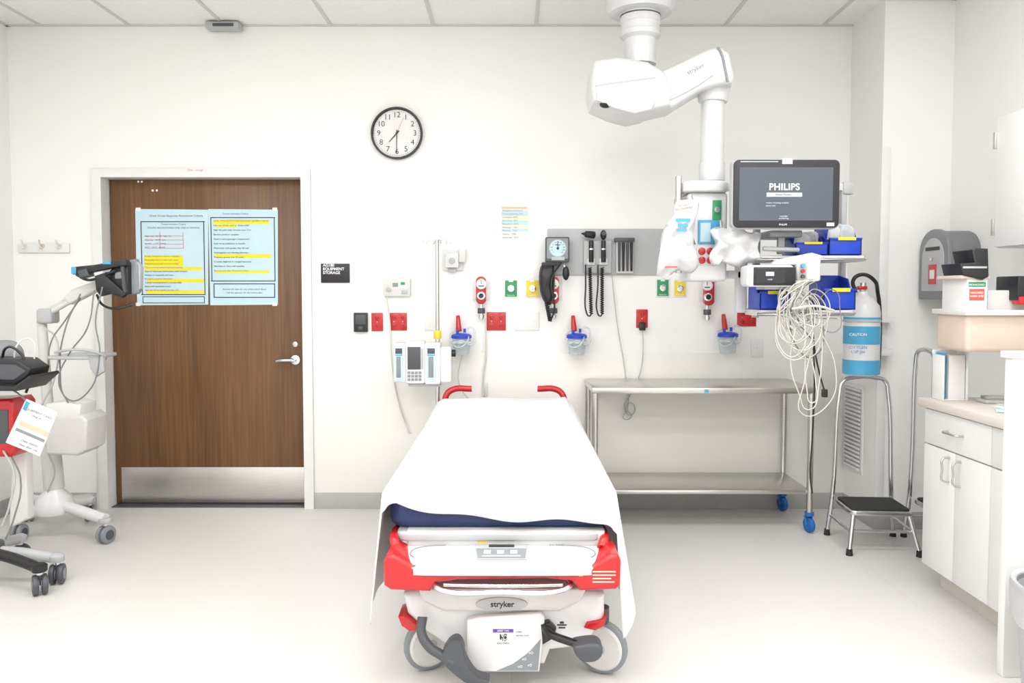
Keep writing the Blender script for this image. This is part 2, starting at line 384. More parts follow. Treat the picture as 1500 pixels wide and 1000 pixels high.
# ---------------------------------------------------------------- wall items
s=G('room_sign',E(490,400,WY)); wbox('plate',470,386,512,414,.01,BLACK,s,.002)
txt('lettering','AG180\nEQUIPMENT\nSTORAGE',473,394,WY-.0105,4.0,TXTW,s,'LEFT',bold=True,line=.95)
s=G('paper_notice',E(753,327,WY)); wbox('sheet',732,298,775,357,.001,PAPER,s,0)
plates('header',[(735,303,772,305.5)],WY-.0012,PALEO,s); plates('band',[(735,318,773,321),(735,331,773,333)],WY-.0012,PALEY,s); plates('band_blue',[(735,309,773,316),(735,323,773,329),(735,335,773,339)],WY-.0012,PBLUE,s)
txt('body','Emergency contacts list\nTrauma attending  5521\nAnesthesia  4410\nBlood bank  3312\nRespiratory  2210\nRadiology   1180\nPharmacy   7762\nSecurity    4400\nHouse lead   5510',736,328,WY-.002,2.2,INKG,s,'LEFT',line=1.55)
s=G('coat_hook_rail',E(63,362,WY)); wbox('board',26,356,101,370,.018,TRIMW,s,.004)
for i,u in enumerate((38,63,88)):
    p=E(u,360,WY-.018); cyl('mount_%d'%i,(p.x,p.y,p.z),(p.x,p.y-.006,p.z),.012,BEIGE if i==1 else WHITE,s,b=.001)
    tube('hook_%d'%i,[p,p+Vector((0,-.03,.01)),p+Vector((0,-.045,.035))],.005,BEIGE if i==1 else WHITE,s)
    tube('hook_low_%d'%i,[p,p+Vector((0,-.02,-.02)),p+Vector((0,-.04,-.01))],.004,BEIGE if i==1 else WHITE,s)
s=G('gas_alarm_panel',E(581,421,WY)); wbox('body',562,407,601,434,.03,OFFW,s,.006); wbox('inset',572,412,596,424,.002,WHITE,s,.001,base=WY-.03)
wbox('display',575,414,583,420,.002,MGREY,s,.001,base=WY-.032); wbox('button_green',587,413,593,417,.004,GREEN,s,.001,base=WY-.032); wbox('grille',588,425,597,431,.002,LGREY,s,.001,base=WY-.03)
p=E(569,424,WY-.03); lathe('port',[(.015,0),(.015,-.012),(.008,-.016)],p,LGREY,s,axis='Y',seg=24)
def outlet(u0,v0,u1,v1,m,name='wall_outlet',gangs=1,sock=True):
    s=G(name,E((u0+u1)/2,(v0+v1)/2,WY)); wbox('cover_plate',u0,v0,u1,v1,.007,m,s,.003)
    for g_ in range(gangs):
        uc=u0+(u1-u0)*(g_+.5)/gangs; vc=(v0+v1)/2
        for j,vo in enumerate((-6,6)):
            if sock:
                p=E(uc,vc+vo,WY-.007); cyl('socket_%d_%d'%(g_,j),p,p+Vector((0,-.003,0)),.016,m,s,b=.001,seg=20)
                plates('slots_%d_%d'%(g_,j),[(uc-2,vc+vo-2,uc-1.2,vc+vo+1),(uc+1.2,vc+vo-2,uc+2,vc+vo+1),(uc-.5,vc+vo+1.5,uc+.5,vc+vo+2.5)],WY-.0102,BLACK,s)
        p=E(uc,vc,WY-.007); cyl('screw_%d'%g_,p,p+Vector((0,-.002,0)),.003,CHROME,s,seg=10)
    return s
outlet(544,458,561,485,RED); outlet(571,458,596,484,RED,gangs=2); outlet(713,457,741,484,RED,gangs=2); outlet(932,453,949,480,RED); outlet(1080,452,1108,478,RED,gangs=2)
outlet(754,457,790,484,TRIMW,'blank_wall_plate',2,False); outlet(622,458,640,484,TRIMW,'blank_wall_plate',1,False); outlet(1100,496,1118,523,TRIMW,'blank_wall_plate',1,False)
s=G('wall_speaker_box',E(528,472,WY)); wbox('body',518,458,538,486,.03,BLACK,s,.004); wbox('grille',520.5,461,535.5,475,.002,DGREY,s,.001,base=WY-.03); wbox('jack',525,478,531,483,.002,DGREY,s,.001,base=WY-.03)
s=G('power_plug',E(941,477,WY)); wbox('plug',937,472,946,484,.035,BLACK,s,.006,base=WY-.0102)
ptube('cord',[(941,483,WY-.04),(942,500,WY-.03),(938,545,WY-.02),(925,575,WY-.02),(915,598,WY-.02),(924,608,WY-.03),(930,596,WY-.02),(922,590,WY-.03),(915,603,WY-.03)],5,.0028,LGREY,s)
s=G('thermometer_holder',E(665,380,WY)); wbox('back',648,366,678,396,.02,WHITE,s,.005); wbox('body',652,370,672,392,.05,WHITE,s,.01,base=WY-.02)
wbox('side_box',672,364,682,384,.05,OFFW,s,.006,base=WY-.02); p=E(662,382,WY-.07); lathe('dial',[(.02,0),(.02,-.008),(.01,-.012)],p,LGREY,s,axis='Y',seg=24); wbox('foot',656,392,668,398,.04,LGREY,s,.003)
def gasplate(u0,v0,u1,v1,m,nm='medical_gas_outlet'):
    s=G(nm,E((u0+u1)/2,(v0+v1)/2,WY)); wbox('plate',u0,v0,u1,v1,.008,TRIMW,s,.002); w=u1-u0; h=v1-v0
    wbox('label',u0+w*.08,v0+h*.06,u1-w*.08,v1-h*.06,.002,m,s,.001,base=WY-.008)
    wbox('latch_bar',u0+w*.35,v0-1,u1-w*.35,v0+4,.004,TRIMW,s,.001,base=WY-.01)
    p=E((u0+u1)/2,(v0+v1)/2,WY-.01); cyl('port',p,p+Vector((0,-.012,0)),.022,CHROME,s,b=.002); cyl('port_core',p+Vector((0,-.012,0)),p+Vector((0,-.014,0)),.013,WHITE,s)
    txt('gas_name','Medical Gas',(u0+u1)/2,v1-3.6,WY-.0105,1.6,TXTW,s)
gasplate(738,409,759,436,GREEN); gasplate(769,409,791,436,YEL); gasplate(961,408,981,435,GREEN); gasplate(986,409,1006,435,YEL)
def regulator(u,v0,sc=1.0):
    s=G('suction_regulator',E(u,v0+25,WY)); w=9*sc
    wbox('wall_plate',u-w-4,v0-1,u+w+4,v0+34,.01,TRIMW,s,.003)
    o=rrect(E(u-w*.8,v0+20,WY).x,E(u+w*.8,v0+20,WY).x,E(u,v0+40,WY).z,E(u,v0,WY).z,.03)
    prism('body',o,WY-.065,WY-.01,RED,s,b=.008)
    p=E(u,v0+11,WY-.065); cyl('gauge_rim',p,p+Vector((0,-.014,0)),.033,WHITE,s,b=.003); cyl('gauge_face',p+Vector((0,-.014,0)),p+Vector((0,-.016,0)),.025,PAPER,s)
    plates('gauge_marks',[(u-.4,v0+5,u+.4,v0+11),(u-4,v0+13,u+4,v0+14.5)],p.y-.0162,INK,s)
    p=E(u,v0+28,WY-.065); cyl('knob',p,p+Vector((0,-.03,0)),.026,CHROME,s,b=.004,seg=20); cyl('knob_cap',p+Vector((0,-.03,0)),p+Vector((0,-.033,0)),.016,BLACK,s)
    p=E(u,v0+40,WY-.04); q=E(u,v0+62,WY-.04); cyl('nipple',p,q,.012,CHROME,s); cyl('trap',E(u,v0+46,WY-.04),E(u,v0+54,WY-.04),.024,DGREY,s,b=.004); cyl('trap_low',E(u,v0+56,WY-.04),E(u,v0+60,WY-.04),.018,CHROME,s)
    return s
regulator(705,405); regulator(811,405,.95); regulator(1036,407)
def canister(u,v,lw=15):
    s=G('suction_canister',E(u,v,WY))
    wbox('bracket',u-6,v-4,u+6,v+20,.03,TRIMW,s,.003)
    p=E(u,v,WY-.09); b=E(u,v+24,WY-.09); r=.058
    lathe('jar',[(r*.8,b.z-p.z),(r*.86,b.z-p.z+.005),(r,0)],p,CLEAR,s,seg=32)
    lathe('lid',[(r*1.0,-.002),(r*1.12,0),(r*1.12,.018),(r*.9,.026),(r*.5,.03),(.001,.03)],p,BLUE,s,seg=32)
    lathe('holder_ring',[(r*1.0,-.03),(r*1.12,-.03),(r*1.12,-.018),(r*1.0,-.018)],p,WHITE,s,seg=32,ring_=True)
    cyl('port_a',p+Vector((.02,0,.025)),p+Vector((.02,0,.06)),.008,BLUE,s); cyl('port_b',p+Vector((-.025,-.01,.025)),p+Vector((-.025,-.01,.05)),.009,BLUE,s)
    q=E(u-4,v-10,WY-.06); cyl('red_cone',q,q+Vector((-.006,.02,.10)),.020,RED,s,r2=.012,b=.004)
    ptube('tubing',[(u+4,v-8,WY-.09),(u+14,v-16,WY-.08),(u+20,v-4,WY-.1),(u+14,v+10,WY-.14),(u,v+4,WY-.16),(u-12,v+8,WY-.14),(u-16,v-4,WY-.1),(u-8,v-12,WY-.07)],5,.006,CLEAR,s)
    ptube('tubing_b',[(u+4,v-8,WY-.09),(u+10,v+2,WY-.15),(u-4,v+14,WY-.16),(u-15,v+6,WY-.12)],5,.006,CLEAR,s)
canister(676,495); canister(845,495); canister(1066,493)
s=G('wall_hose',E(575,500,WY)); ptube('hose',[(566,432,WY-.03),(571,470,WY-.02),(575,540,WY-.02),(584,590,WY-.02),(600,635,WY-.03)],5,.004,CABLE,s)
s=G('nurse_call_cord',E(711,500,WY)); ptube('cord',[(711,466,WY-.03),(712,520,WY-.02),(708,560,WY-.02),(717,600,WY-.03)],5,.005,CABLE,s); wbox('call_button',706,560,714,580,.02,WHITE,s,.006)
ptube('tubing_line',[(676,520,WY-.08),(672,560,WY-.05),(690,590,WY-.05)],5,.004,CLEAR,s)
# diagnostic panel
s=G('diagnostic_wall_panel',E(888,369,WY)); wbox('board',802,335,976,403,.012,LGREY,s,.002)
PB=WY-.012
wbox('transformer',855,352,896,400,.03,LGREY,s,.006,base=PB)
for i,u in enumerate((866,884)):
    pr=PB-.06; wbox('cradle_%d'%i,u-6,378,u+6,388,.05,OFFW,s,.006,base=PB)
    p=E(u,384,pr); q=E(u,352,pr); cyl('handle_%d'%i,p,q,.015,BLACK,s,b=.003); lathe('handle_ring_%d'%i,[(.015,0),(.017,0),(.017,.01),(.015,.01)],E(u,366,pr),CHROME,s,seg=20,ring_=True)
    h=E(u-(2 if i==0 else 0),344,pr)
    if i==0: cyl('otoscope_head',h+Vector((-.03,-.01,.005)),h+Vector((.03,.01,0)),.02,BLACK,s,r2=.024,b=.004); cyl('speculum',h+Vector((-.03,-.01,.005)),h+Vector((-.055,-.02,.008)),.012,BLACK,s,r2=.004)
    else: ell('ophthalmoscope_head',h,.02,.022,.032,BLACK,s); cyl('brow_rest',h+Vector((0,-.02,.008)),h+Vector((0,-.03,.008)),.012,DGREY,s)
    pts=[]; a=E(u-2,392,pr); b=E(u+(0 if i==0 else -2),460,pr); N=150
    for k in range(N):
        t=k/(N-1); ph=k*.9; pts.append(a.lerp(b,t)+Vector((.009*math.cos(ph),.009*math.sin(ph),0)))
    tube('coil_cord_%d'%i,pts,.0042,BLACK,s,smooth=False); a2=E(u-8,392,pr); tube('cord_return_%d'%i,[b,b+Vector((-.012,0,-.012)),b+Vector((-.03,0,.01)),a2+Vector((-.0,0,-.1)),a2+Vector((0,.01,.02))],.005,BLACK,s)
wbox('specula_dispenser',903,353,928,400,.04,OFFW,s,.004,base=PB); wbox('dispenser_top',901,348,930,354,.055,DGREY,s,.003,base=PB)
for i,u in enumerate((907,913,919,925)):
    a=E(u,355,PB-.05); b=E(u,397,PB-.05); cyl('specula_stack_%d'%i,b,a,.007,BLACK if i%2 else DGREY,s,r2=.010,seg=16)
ptube('power_cord',[(896,398,PB-.02),(899,430,WY-.02),(905,480,WY-.02),(915,540,WY-.02),(919,600,WY-.02),(913,612,WY-.03),(925,610,WY-.02),(917,600,WY-.03)],5,.0026,LGREY,s)
# sphygmomanometer
s=G('blood_pressure_gauge',E(817,366,WY)); GB=WY-.012
wbox('mount',808,352,826,378,.03,MGREY,s,.004,base=GB)
o=rrect(E(799,366,GB-.08).x,E(834,366,GB-.08).x,E(817,384,GB-.08).z,E(817,347,GB-.08).z,.010); prism('housing',o,GB-.085,GB-.03,DGREY,s,b=.005)
o=rrect(E(801,366,GB-.08).x,E(832,366,GB-.08).x,E(817,379,GB-.08).z,E(817,349,GB-.08).z,.008); prism('face_plate',o,GB-.087,GB-.08,MGREY,s,b=.001)
p=E(817,363.5,GB-.087); cyl('dial_rim',p,p+Vector((0,-.003,0)),.055,LGREY,s,seg=40); cyl('dial',p+Vector((0,-.003,0)),p+Vector((0,-.005,0)),.050,PBLUE,s,seg=40)
yy=p.y-.0052
for k in range(0,11):
    a=R(-135+27*k); txt('mark_%d'%k,str(k*3)+'0' if k else '0',0,0,5,1.9,INK,s,loc=(p.x+.038*math.sin(a),yy,p.z+.038*math.cos(a)))
plates('needle',[(816.6,353,817.6,366),(813,358,821,359)],yy,INK,s)
cyl('boss',(p.x,yy,p.z),(p.x,yy-.004,p.z),.008,INK,s,seg=16); wbox('maker_plate',808,376,827,381,.002,LGREY,s,0,base=GB-.087)
o=pp([(791,392),(803,386),(812,392),(812,430),(806,447),(796,440),(790,420)],GB-.1); pillow('cuff',o,GB-.09,.07,BLACK,s)
ell('inflation_bulb',E(829,400,GB-.09),.022,.022,.045,BLACK,s); cyl('valve',E(826,388,GB-.09),E(828,392,GB-.09),.008,CHROME,s)
pts=[];a=E(800,440,GB-.1);b=E(806,470,GB-.1)
for k in range(70):
    t=k/69; pts.append(a.lerp(b,t)+Vector((.011*math.cos(k*.9),.011*math.sin(k*.9),0)))
tube('coil_tube',pts,.005,BLACK,s,smooth=False)
ptube('tube_to_gauge',[(806,470,GB-.1),(812,455,GB-.12),(808,410,GB-.13),(822,384,GB-.08)],5,.006,BLACK,s)
wbox('cuff_hook',794,384,816,389,.1,BLACK,s,.003,base=GB)
# louvre vent on return wall
s=G('air_vent_grille',(XJ,4.99,.7)); va,vb=4.84,5.115; z0=E(1255,688,5).z; z1=E(1255,562,5).z
prism('frame',[(va,z0),(vb,z0),(vb,z1),(va,z1)],XJ-.012,XJ,TRIMW,s,axis='X',b=.003)
n=20
for i in range(n):
    z=z0+.03+(z1-z0-.06)*i/(n-1); box('slat_%d'%i,XJ-.024,XJ-.010,va+.025,vb-.025,z-.007,z+.006,WHITE,s,b=.001,rot=Matrix.Rotation(R(25),3,'Y'))
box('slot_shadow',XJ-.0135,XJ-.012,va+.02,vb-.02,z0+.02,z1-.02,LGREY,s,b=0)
# ---------------------------------------------------------------- STRETCHER
bx=-.045; BY0=2.78; BY1=4.72; HW=.392
bed=G('hospital_stretcher',(bx,3.7,0))
zt=.735; zb=.578
o=rrect(bx-HW,bx+HW,BY0,BY1,.06); prism('mattress',o,zb,zt-.006,NAVY,bed,b=.03,axis='Z')
o=rrect(bx-.36,bx+.36,2.74,4.76,.04); prism('litter_deck',o,.545,zb-.002,LGREY,bed,b=.008,axis='Z')
for sx in (-1,1):
    box('side_rail_panel_%d'%sx,bx+sx*.375-.02,bx+sx*.375+.02,3.15,4.35,.42,.57,WHITE,bed,b=.015)
    tube('rail_red_%d'%sx,[(bx+sx*.355,3.0,.54),(bx+sx*.372,2.80,.553),(bx+sx*.365,2.74,.548),(bx+sx*.355,2.72,.53)],.017,RED,bed)
    tube('push_handle_%d'%sx,[(bx+sx*.34,4.74,.60),(bx+sx*.355,4.80,.70),(bx+sx*.355,4.81,.78),(bx+sx*.32,4.82,.815),(bx+sx*.20,4.82,.822)],.019,RED,bed)
pprism('foot_tray',[(596,778),(886,778),(886,800),(596,800)],2.75,.12,OFFW,bed,b=.008)
plates('tray_labels',[(700,792,714,795),(862,782,872,787)],2.7495,YEL,bed); txt('tray_text','Heavy   0          --',790,789,2.7494,3.5,INKG,bed)
pprism('tray_slot',[(618,788),(780,784),(870,786),(870,789),(780,787),(618,791)],2.7485,.003,MGREY,bed)
# red bumper, low in the middle and higher at both ends
Yf=2.60
red=[(561,824),(565,815),(574,812),(586,818),(604,828),(866,829),(884,820),(896,812),(905,813),(910,822),(909,858),(903,864),(850,866),(838,852),(800,848),(670,850),(638,854),(630,867),(572,865),(562,858)]
pprism('foot_bumper',red,Yf,.17,RED,bed,b=.014,seg=4)
bx0,bx1=E(574,820,Yf).x,E(898,820,Yf).x; zf=E(735,829,Yf).z
bm=bmesh.new(); cx=(bx0+bx1)/2; hw=(bx1-bx0)/2
N=48; rows=[]; nd=10
def ztop(t,s_): # t 0 front .. 1 back ; crowned console surface
    return zf+.004+.020*t+.010*(1-s_*s_)*math.sin(math.pi*min(1,t*1.1))
top=[];bot=[]
for i in range(N+1):
    s_=i/N*2-1; k=max(0.0,(1-abs(s_)**7))**.5
    a=Yf-.006+.05*(1-k); b_=Yf+.175-.03*(1-k)
    tr_=[];br_=[]
    for j in range(nd+1):
        t=j/nd; y=a+(b_-a)*t
        edge_=min(1,min(t,1-t)*10); e2=min(1,(1-abs(s_))*14)
        z=ztop(t,s_)-.010*(1-edge_**.5)-.010*(1-e2**.5)
        tr_.append(bm.verts.new((cx+hw*s_,y,z))); br_.append(bm.verts.new((cx+hw*s_,y,zf-.03)))
    top.append(tr_);bot.append(br_)
for i in range(N):
    for j in range(nd):
        bm.faces.new((top[i][j],top[i+1][j],top[i+1][j+1],top[i][j+1]))
    bm.faces.new((top[i][0],top[i+1][0],bot[i+1][0],bot[i][0])); bm.faces.new((top[i][nd],top[i+1][nd],bot[i+1][nd],bot[i][nd]))
for i in (0,N):
    for j in range(nd): bm.faces.new((top[i][j],top[i][j+1],bot[i][j+1],bot[i][j]))
finish('console_top',bm,BOOMW,bed,60)
def onc(x,t): # point on console surface
    return Vector((x,Yf-.006+.181*t,ztop(t,(x-cx)/hw)))
def patch(name,xa,xb,ta,tb,m,off,inset=0):
    nu,nv=12,10
    bm=bmesh.new(); g_=[]
    for i in range(nu+1):
        row=[]
        for j in range(nv+1):
            v_=j/nv; s_=(i/nu*2-1); xm=(xa+xb)/2; hx_=(xb-xa)/2-inset*(1-v_)
            row.append(bm.verts.new(onc(xm+s_*hx_,ta+(tb-ta)*v_)+Vector((0,0,off))))
        g_.append(row)
    for i in range(nu):
        for j in range(nv): bm.faces.new((g_[i][j],g_[i+1][j],g_[i+1][j+1],g_[i][j+1]))
    return finish(name,bm,m,bed,60)
dx0=E(694,810,2.68).x; dx1=E(775,810,2.68).x
patch('display_bezel',dx0,dx1,.16,.93,LGREY,.002,.006); patch('display_inner',dx0+.008,dx1-.008,.20,.58,MGREY,.003,.006); patch('display_screen',dx0+.05,dx1-.05,.66,.84,BLACK,.003)
for i in range(3): patch('display_button_%d'%i,dx0+.035+.045*i,dx0+.058+.045*i,.34,.48,WHITE,.004)
patch('display_text',dx0+.03,dx1-.03,.25,.28,TXTW,.004)
for sg in (-1,1): tube('console_scroll_%d'%sg,[onc(cx+sg*.30,.30)+Vector((0,0,.001)),onc(cx+sg*.315,.45)+Vector((0,0,.001)),onc(cx+sg*.30,.68)+Vector((0,0,.001)),onc(cx+sg*.25,.80)+Vector((0,0,.001)),onc(cx+sg*.20,.82)+Vector((0,0,.001))],.0022,INKG,bed)
txt('console_brand','stryker',0,0,2.7,6,INKG,bed,loc=onc(cx+.19,.86)+Vector((0,0,.002)),euler=(R(20),0,0))
plates('bumper_label',[(868,836,902,838),(868,841,902,843),(868,846,895,848),(868,851,900,853)],Yf-.0004,BEIGE,bed); plates('bumper_warn',[(848,838,854,844)],Yf-.0004,ORANGE,bed)
ptube('foot_grab_bar',[(640,850,2.66),(638,858,2.60),(650,865,2.575),(735,867,2.57),(820,865,2.575),(834,858,2.60),(832,850,2.66)],2.6,.009,CHROME,bed)
ptube('foot_grab_bar_upper',[(650,856,2.61),(735,858,2.595),(824,856,2.61)],2.6,.007,CHROME,bed)
# hood
Yh=2.74
hood=[(590,872),(600,868),(873,868),(886,872),(886,905),(872,925),(862,942),(840,950),(806,954),(798,975),(684,975),(680,950),(650,944),(622,925),(596,900)]
pprism('base_hood',hood,Yh,.50,WHITE,bed,b=.03,seg=4)
pprism('hood_upper_step',[(612,862),(860,862),(852,880),(820,896),(650,896),(618,880)],Yh-.02,.3,OFFW,bed,b=.012)
o=[(735+38*math.cos(R(a)),885+10*math.sin(R(a))) for a in range(0,360,15)]; pprism('badge',o,Yh-.026,.006,LGREY,bed,b=.001)
txt('badge_text','stryker',736,885,Yh-.0268,8.5,INK,bed,bold=True)
for nm,pts in (('hood_trim_l',[(583,904),(590,902),(612,914),(612,924),(600,925),(588,917)]),('hood_trim_r',[(889,903),(882,908),(860,912),(856,920),(872,924),(885,917)])): pprism(nm,pts,Yh-.012,.12,RED,bed,b=.005)
pprism('brake_flap',[(684,908),(700,904),(792,898),(798,905),(797,930),(790,984),(690,984),(683,960)],Yh-.035,.03,WHITE,bed,b=.006)
pprism('flap_corner',[(728,982),(752,972),(775,955),(792,936),(788,982)],Yh-.0365,.002,MGREY,bed)
plates('asset_tag_strip',[(722,921,752,926)],Yh-.0356,PURPLE,bed); plates('asset_tag',[(724,926,750,944)],Yh-.0354,PAPER,bed)
rs=[(732+ i*1.3,928+j*1.3,733.3+i*1.3,929.3+j*1.3) for i in range(8) for j in range(8) if random.random()<.55]; plates('qr_code',rs,Yh-.036,INK,bed)
txt('asset_text','ASSET TAG',737,923.5,Yh-.0365,2.5,TXTW,bed); txt('asset_no','406279000',737,942,Yh-.0362,3,INK,bed); txt('usb','0.9841\nservice mark',756,928,Yh-.0356,2.6,INKG,bed,'LEFT',line=1.4)
for i,(u,v) in enumerate(((768,965),(778,956),(762,976),(776,974))): txt('flap_icon_%d'%i,'oO',u,v,Yh-.0375,3.5,TXTW,bed)
pts=[E(u,v,y) for u,v,y in ((619,903,2.70),(617,925,2.68),(628,946,2.66),(648,960,2.65),(664,972,2.64))]
tube('brake_pedal_arm',pts,.017,DGREY,bed)
o=pp([(657,938),(670,932),(679,942),(683,962),(698,985),(716,991),(712,997),(690,998),(664,980),(648,960)],2.66); prism('brake_pedal_pad',smoothpts(o,3),2.63,2.69,DGREY,bed,b=.008)
tube('steer_pedal_arm',[E(798,918,2.71),E(806,928,2.67),E(830,938,2.64),(E(850,944,2.62))],.014,BLACK,bed)
o=pp([(838,940),(852,935),(872,934),(881,942),(878,954),(866,961),(848,958)],2.63); prism('steer_pedal_pad',smoothpts(o,3),2.58,2.66,DGREY,bed,b=.012)
pprism('pedal_bracket',[(792,915),(805,912),(815,922),(812,935),(795,945)],2.70,.04,BLACK,bed,b=.008)
plates('arrow_label',[(820,910,826,913),(816,914,830,916),(818,918,828,920)],Yh-.0005,INK,bed)
o=rrect(bx-.25,bx+.25,3.2,4.45,.06); prism('base_chassis',o,.17,.30,WHITE,bed,b=.03,axis='Z')
for i,y in enumerate((3.12,4.15)):
    o=rrect(bx-.10,bx+.10,y-.09,y+.09,.04); prism('lift_column_low_%d'%i,o,.26,.42,MGREY,bed,b=.01,axis='Z'); cyl('lift_piston_%d'%i,(bx,y,.40),(bx,y,.55),.05,CHROME,bed)
for i,(x,y,a) in enumerate(((E(881,953,2.90).x,2.90,R(66)),(E(629,955,2.93).x,2.93,R(118)),(bx-.30,4.35,R(10)),(bx+.30,4.35,R(-10)))):
    ax=Vector((math.cos(a),math.sin(a),0)); r=.1; c_=Vector((x,y,r)); w=.035
    cyl('wheel_tyre_%d'%i,c_-ax*w/2,c_+ax*w/2,r,MGREY,bed,b=.012,seg=40)
    for sgn in (-1,1):
        cyl('wheel_cover_%d_%d'%(i,sgn),c_+ax*sgn*w*.4,c_+ax*sgn*(w/2+.008),.088,OFFW,bed,r2=.076,seg=40)
        cyl('wheel_hub_%d_%d'%(i,sgn),c_+ax*sgn*(w/2+.008),c_+ax*sgn*(w/2+.012),.02,LGREY,bed)
    cyl('wheel_stem_%d'%i,(x,y,.19),(x,y,.25),.028,DGREY,bed)
    box('wheel_arm_%d'%i,min(x,bx+(-.2 if x<bx else .2)),max(x,bx+(-.2 if x<bx else .2)),y-.04,y+.04,.225,.275,WHITE,bed,b=.015)
# sheet
bm=bmesh.new(); rad=.035
nx,ny=130,160; Dd=.44
hw_=HW+.010
grid=[]
def edge(t,rad_):
    L=rad_*math.pi/2
    if t<=0: return (t,0)
    if t<L: a=t/rad_; return (rad_*math.sin(a),rad_*(1-math.cos(a)))
    return (rad_,rad_+t-L)
Lf=hw_-rad; y0=BY0-.010
for j in range(ny+1):
    row=[]
    tj=j/ny
    for i in range(nx+1):
        a=(i/nx*2-1)*(Lf+Dd); sg=1 if a>0 else -1
        oa,da=edge(abs(a)-Lf,rad)
        xx=sg*(Lf+oa)
        sx=min(1,max(0,(a+Lf)/(2*Lf)))
        F0=.050+.068*(1-math.exp(-sx*3.5))+.006*math.sin(sx*14)
        Ltot=(BY1-y0)
        b=-F0+tj*(Ltot+F0+.10)
        of,df=edge(rad-b,rad)
        ob,db=edge(b-(Ltot-.03),rad)
        yy=y0+rad-of if b<rad else (y0+b if db==0 else y0+Ltot-.03+ob)
        d=da+df+db*.8
        z=zt+.004-d
        nz=noise.noise(Vector((xx*3.0,b*2.2,1.3)))*.016+noise.noise(Vector((xx*7,b*3,4)))*.007
        nz+=.004*abs(math.sin((xx*.9+b*1.3)*9+2*noise.noise(Vector((xx*2,b*2,9)))))
        nz+=.005*math.sin((xx*1.2+b)*14)*math.exp(-((b-.12)/.18)**2)
        if da==0 and df==0: z+=max(nz,-.004)+.008
        bulge=.03*max(0,(b-1.35)/.5) if b>1.35 else 0
        z+=min(bulge,.03)*(1-min(1,da*8)) + .010*math.exp(-((b-.05)/.1)**2)*(da==0)
        if da>rad*.9:
            h=(da-rad*.9)
            wv=math.sin(b*13+sg)*.5+math.sin(b*29+2*sg)*.25
            xx+=sg*(h*.05+.022*h/.4*wv+.010)
            fold=math.exp(-((b+.02)/.12)**2)
            xx+=sg*h*.08*fold; yy-=h*.08*fold
        if df>rad*.9:
            h=df-rad*.9; yy-=.012*h/.1*(.5+.5*math.sin(xx*22))+.006
        z=max(z,.20+.02*math.sin(i*.7))
        row.append(bm.verts.new((bx+xx,yy,z)))
    grid.append(row)
for j in range(ny):
    for i in range(nx): bm.faces.new((grid[j][i],grid[j][i+1],grid[j+1][i+1],grid[j+1][i]))
sh=finish('draped_sheet',bm,SHEET,bed,180)
md=sh.modifiers.new('th','SOLIDIFY'); md.thickness=.003; md.offset=1
# ---------------------------------------------------------------- IV pole + pump
py=4.93; px=E(641,500,py).x; iv=G('iv_pole',(px,py,0))
zt_=E(636,352,py).z
cyl('pole_lower',(px,py,.09),(px,py,1.15),.015,CHROME,iv); cyl('pole_upper',(px,py,1.15),(px,py,zt_),.012,STEEL,iv); cyl('lock_collar',(px,py,1.12),(px,py,1.17),.024,YEL,iv,b=.004)
cyl('hub',(px,py,.07),(px,py,.12),.03,CHROME,iv,b=.005)
for k in range(4):
    a=R(45+90*k); q=(px+.17*math.cos(a)*1.2,py+.15*math.sin(a)); tube('leg_%d'%k,[(px,py,.1),(q[0],q[1],.085)],.011,CHROME,iv,smooth=False); caster(iv,'caster_%d'%k,q[0],q[1],.028,RUBBER,.016,stem=.02)
for k in range(4):
    a=R(20+90*k); d=Vector((math.cos(a),math.sin(a)*.6,0)); p=Vector((px,py,zt_-.01)); tube('hook_%d'%k,[p,p+d*.05+Vector((0,0,.012)),p+d*.075+Vector((0,0,-.01)),p+d*.09+Vector((0,0,.012))],.004,CHROME,iv)
PY=4.80
pu=G('infusion_pump',E(620,533,PY))
def pump(u0,u1,v0,v1,nm):
    o=rrect(E(u0,530,PY).x,E(u1,530,PY).x,E(u0,v1,PY).z,E(u0,v0,PY).z,.012); prism(nm,o,PY,PY+.11,WHITE,pu,b=.006)
pump(576,594,502,560,'channel_a'); pump(594,622,500,562,'control_unit'); pump(622,645,502,563,'channel_b'); pump(645,661,508,560,'channel_c')
for i,(a,b) in enumerate(((578,590),(625,638))):
    pbox('channel_panel_%d'%i,a,507,b,558,PY-.003,.004,PBLUE,pu,.001); pbox('channel_disp_%d'%i,a+1,510,b-1,518,PY-.005,.004,DGREY,pu,.001); pbox('channel_strip_%d'%i,a+2.5,522,b-3,553,PY-.005,.004,MGREY,pu,.001); pbox('channel_accent_%d'%i,a+1,519,b-1,521,PY-.005,.004,LBLUE,pu,.001)
pbox('screen',597,508,616,541,PY-.004,.005,DGREY,pu,.001)
for r in range(3):
    for c2 in range(4): pbox('key_%d_%d'%(r,c2),597+c2*5.4,544+r*5,601+c2*5.4,547.5+r*5,PY-.004,.005,MGREY,pu,.001)
pbox('keys_side',617,510,620,540,PY-.003,.004,LGREY,pu,.001)
p=E(664,517,PY+.04); cyl('clamp_knob',p+Vector((-.02,0,0)),p+Vector((.015,0,0)),.022,BLACK,pu,b=.004)
pbox('pole_clamp',636,512,650,540,PY+.11,.005,DGREY,pu,.002); pbox('pump_foot',598,562,645,566,PY+.02,.07,LGREY,pu,.003)
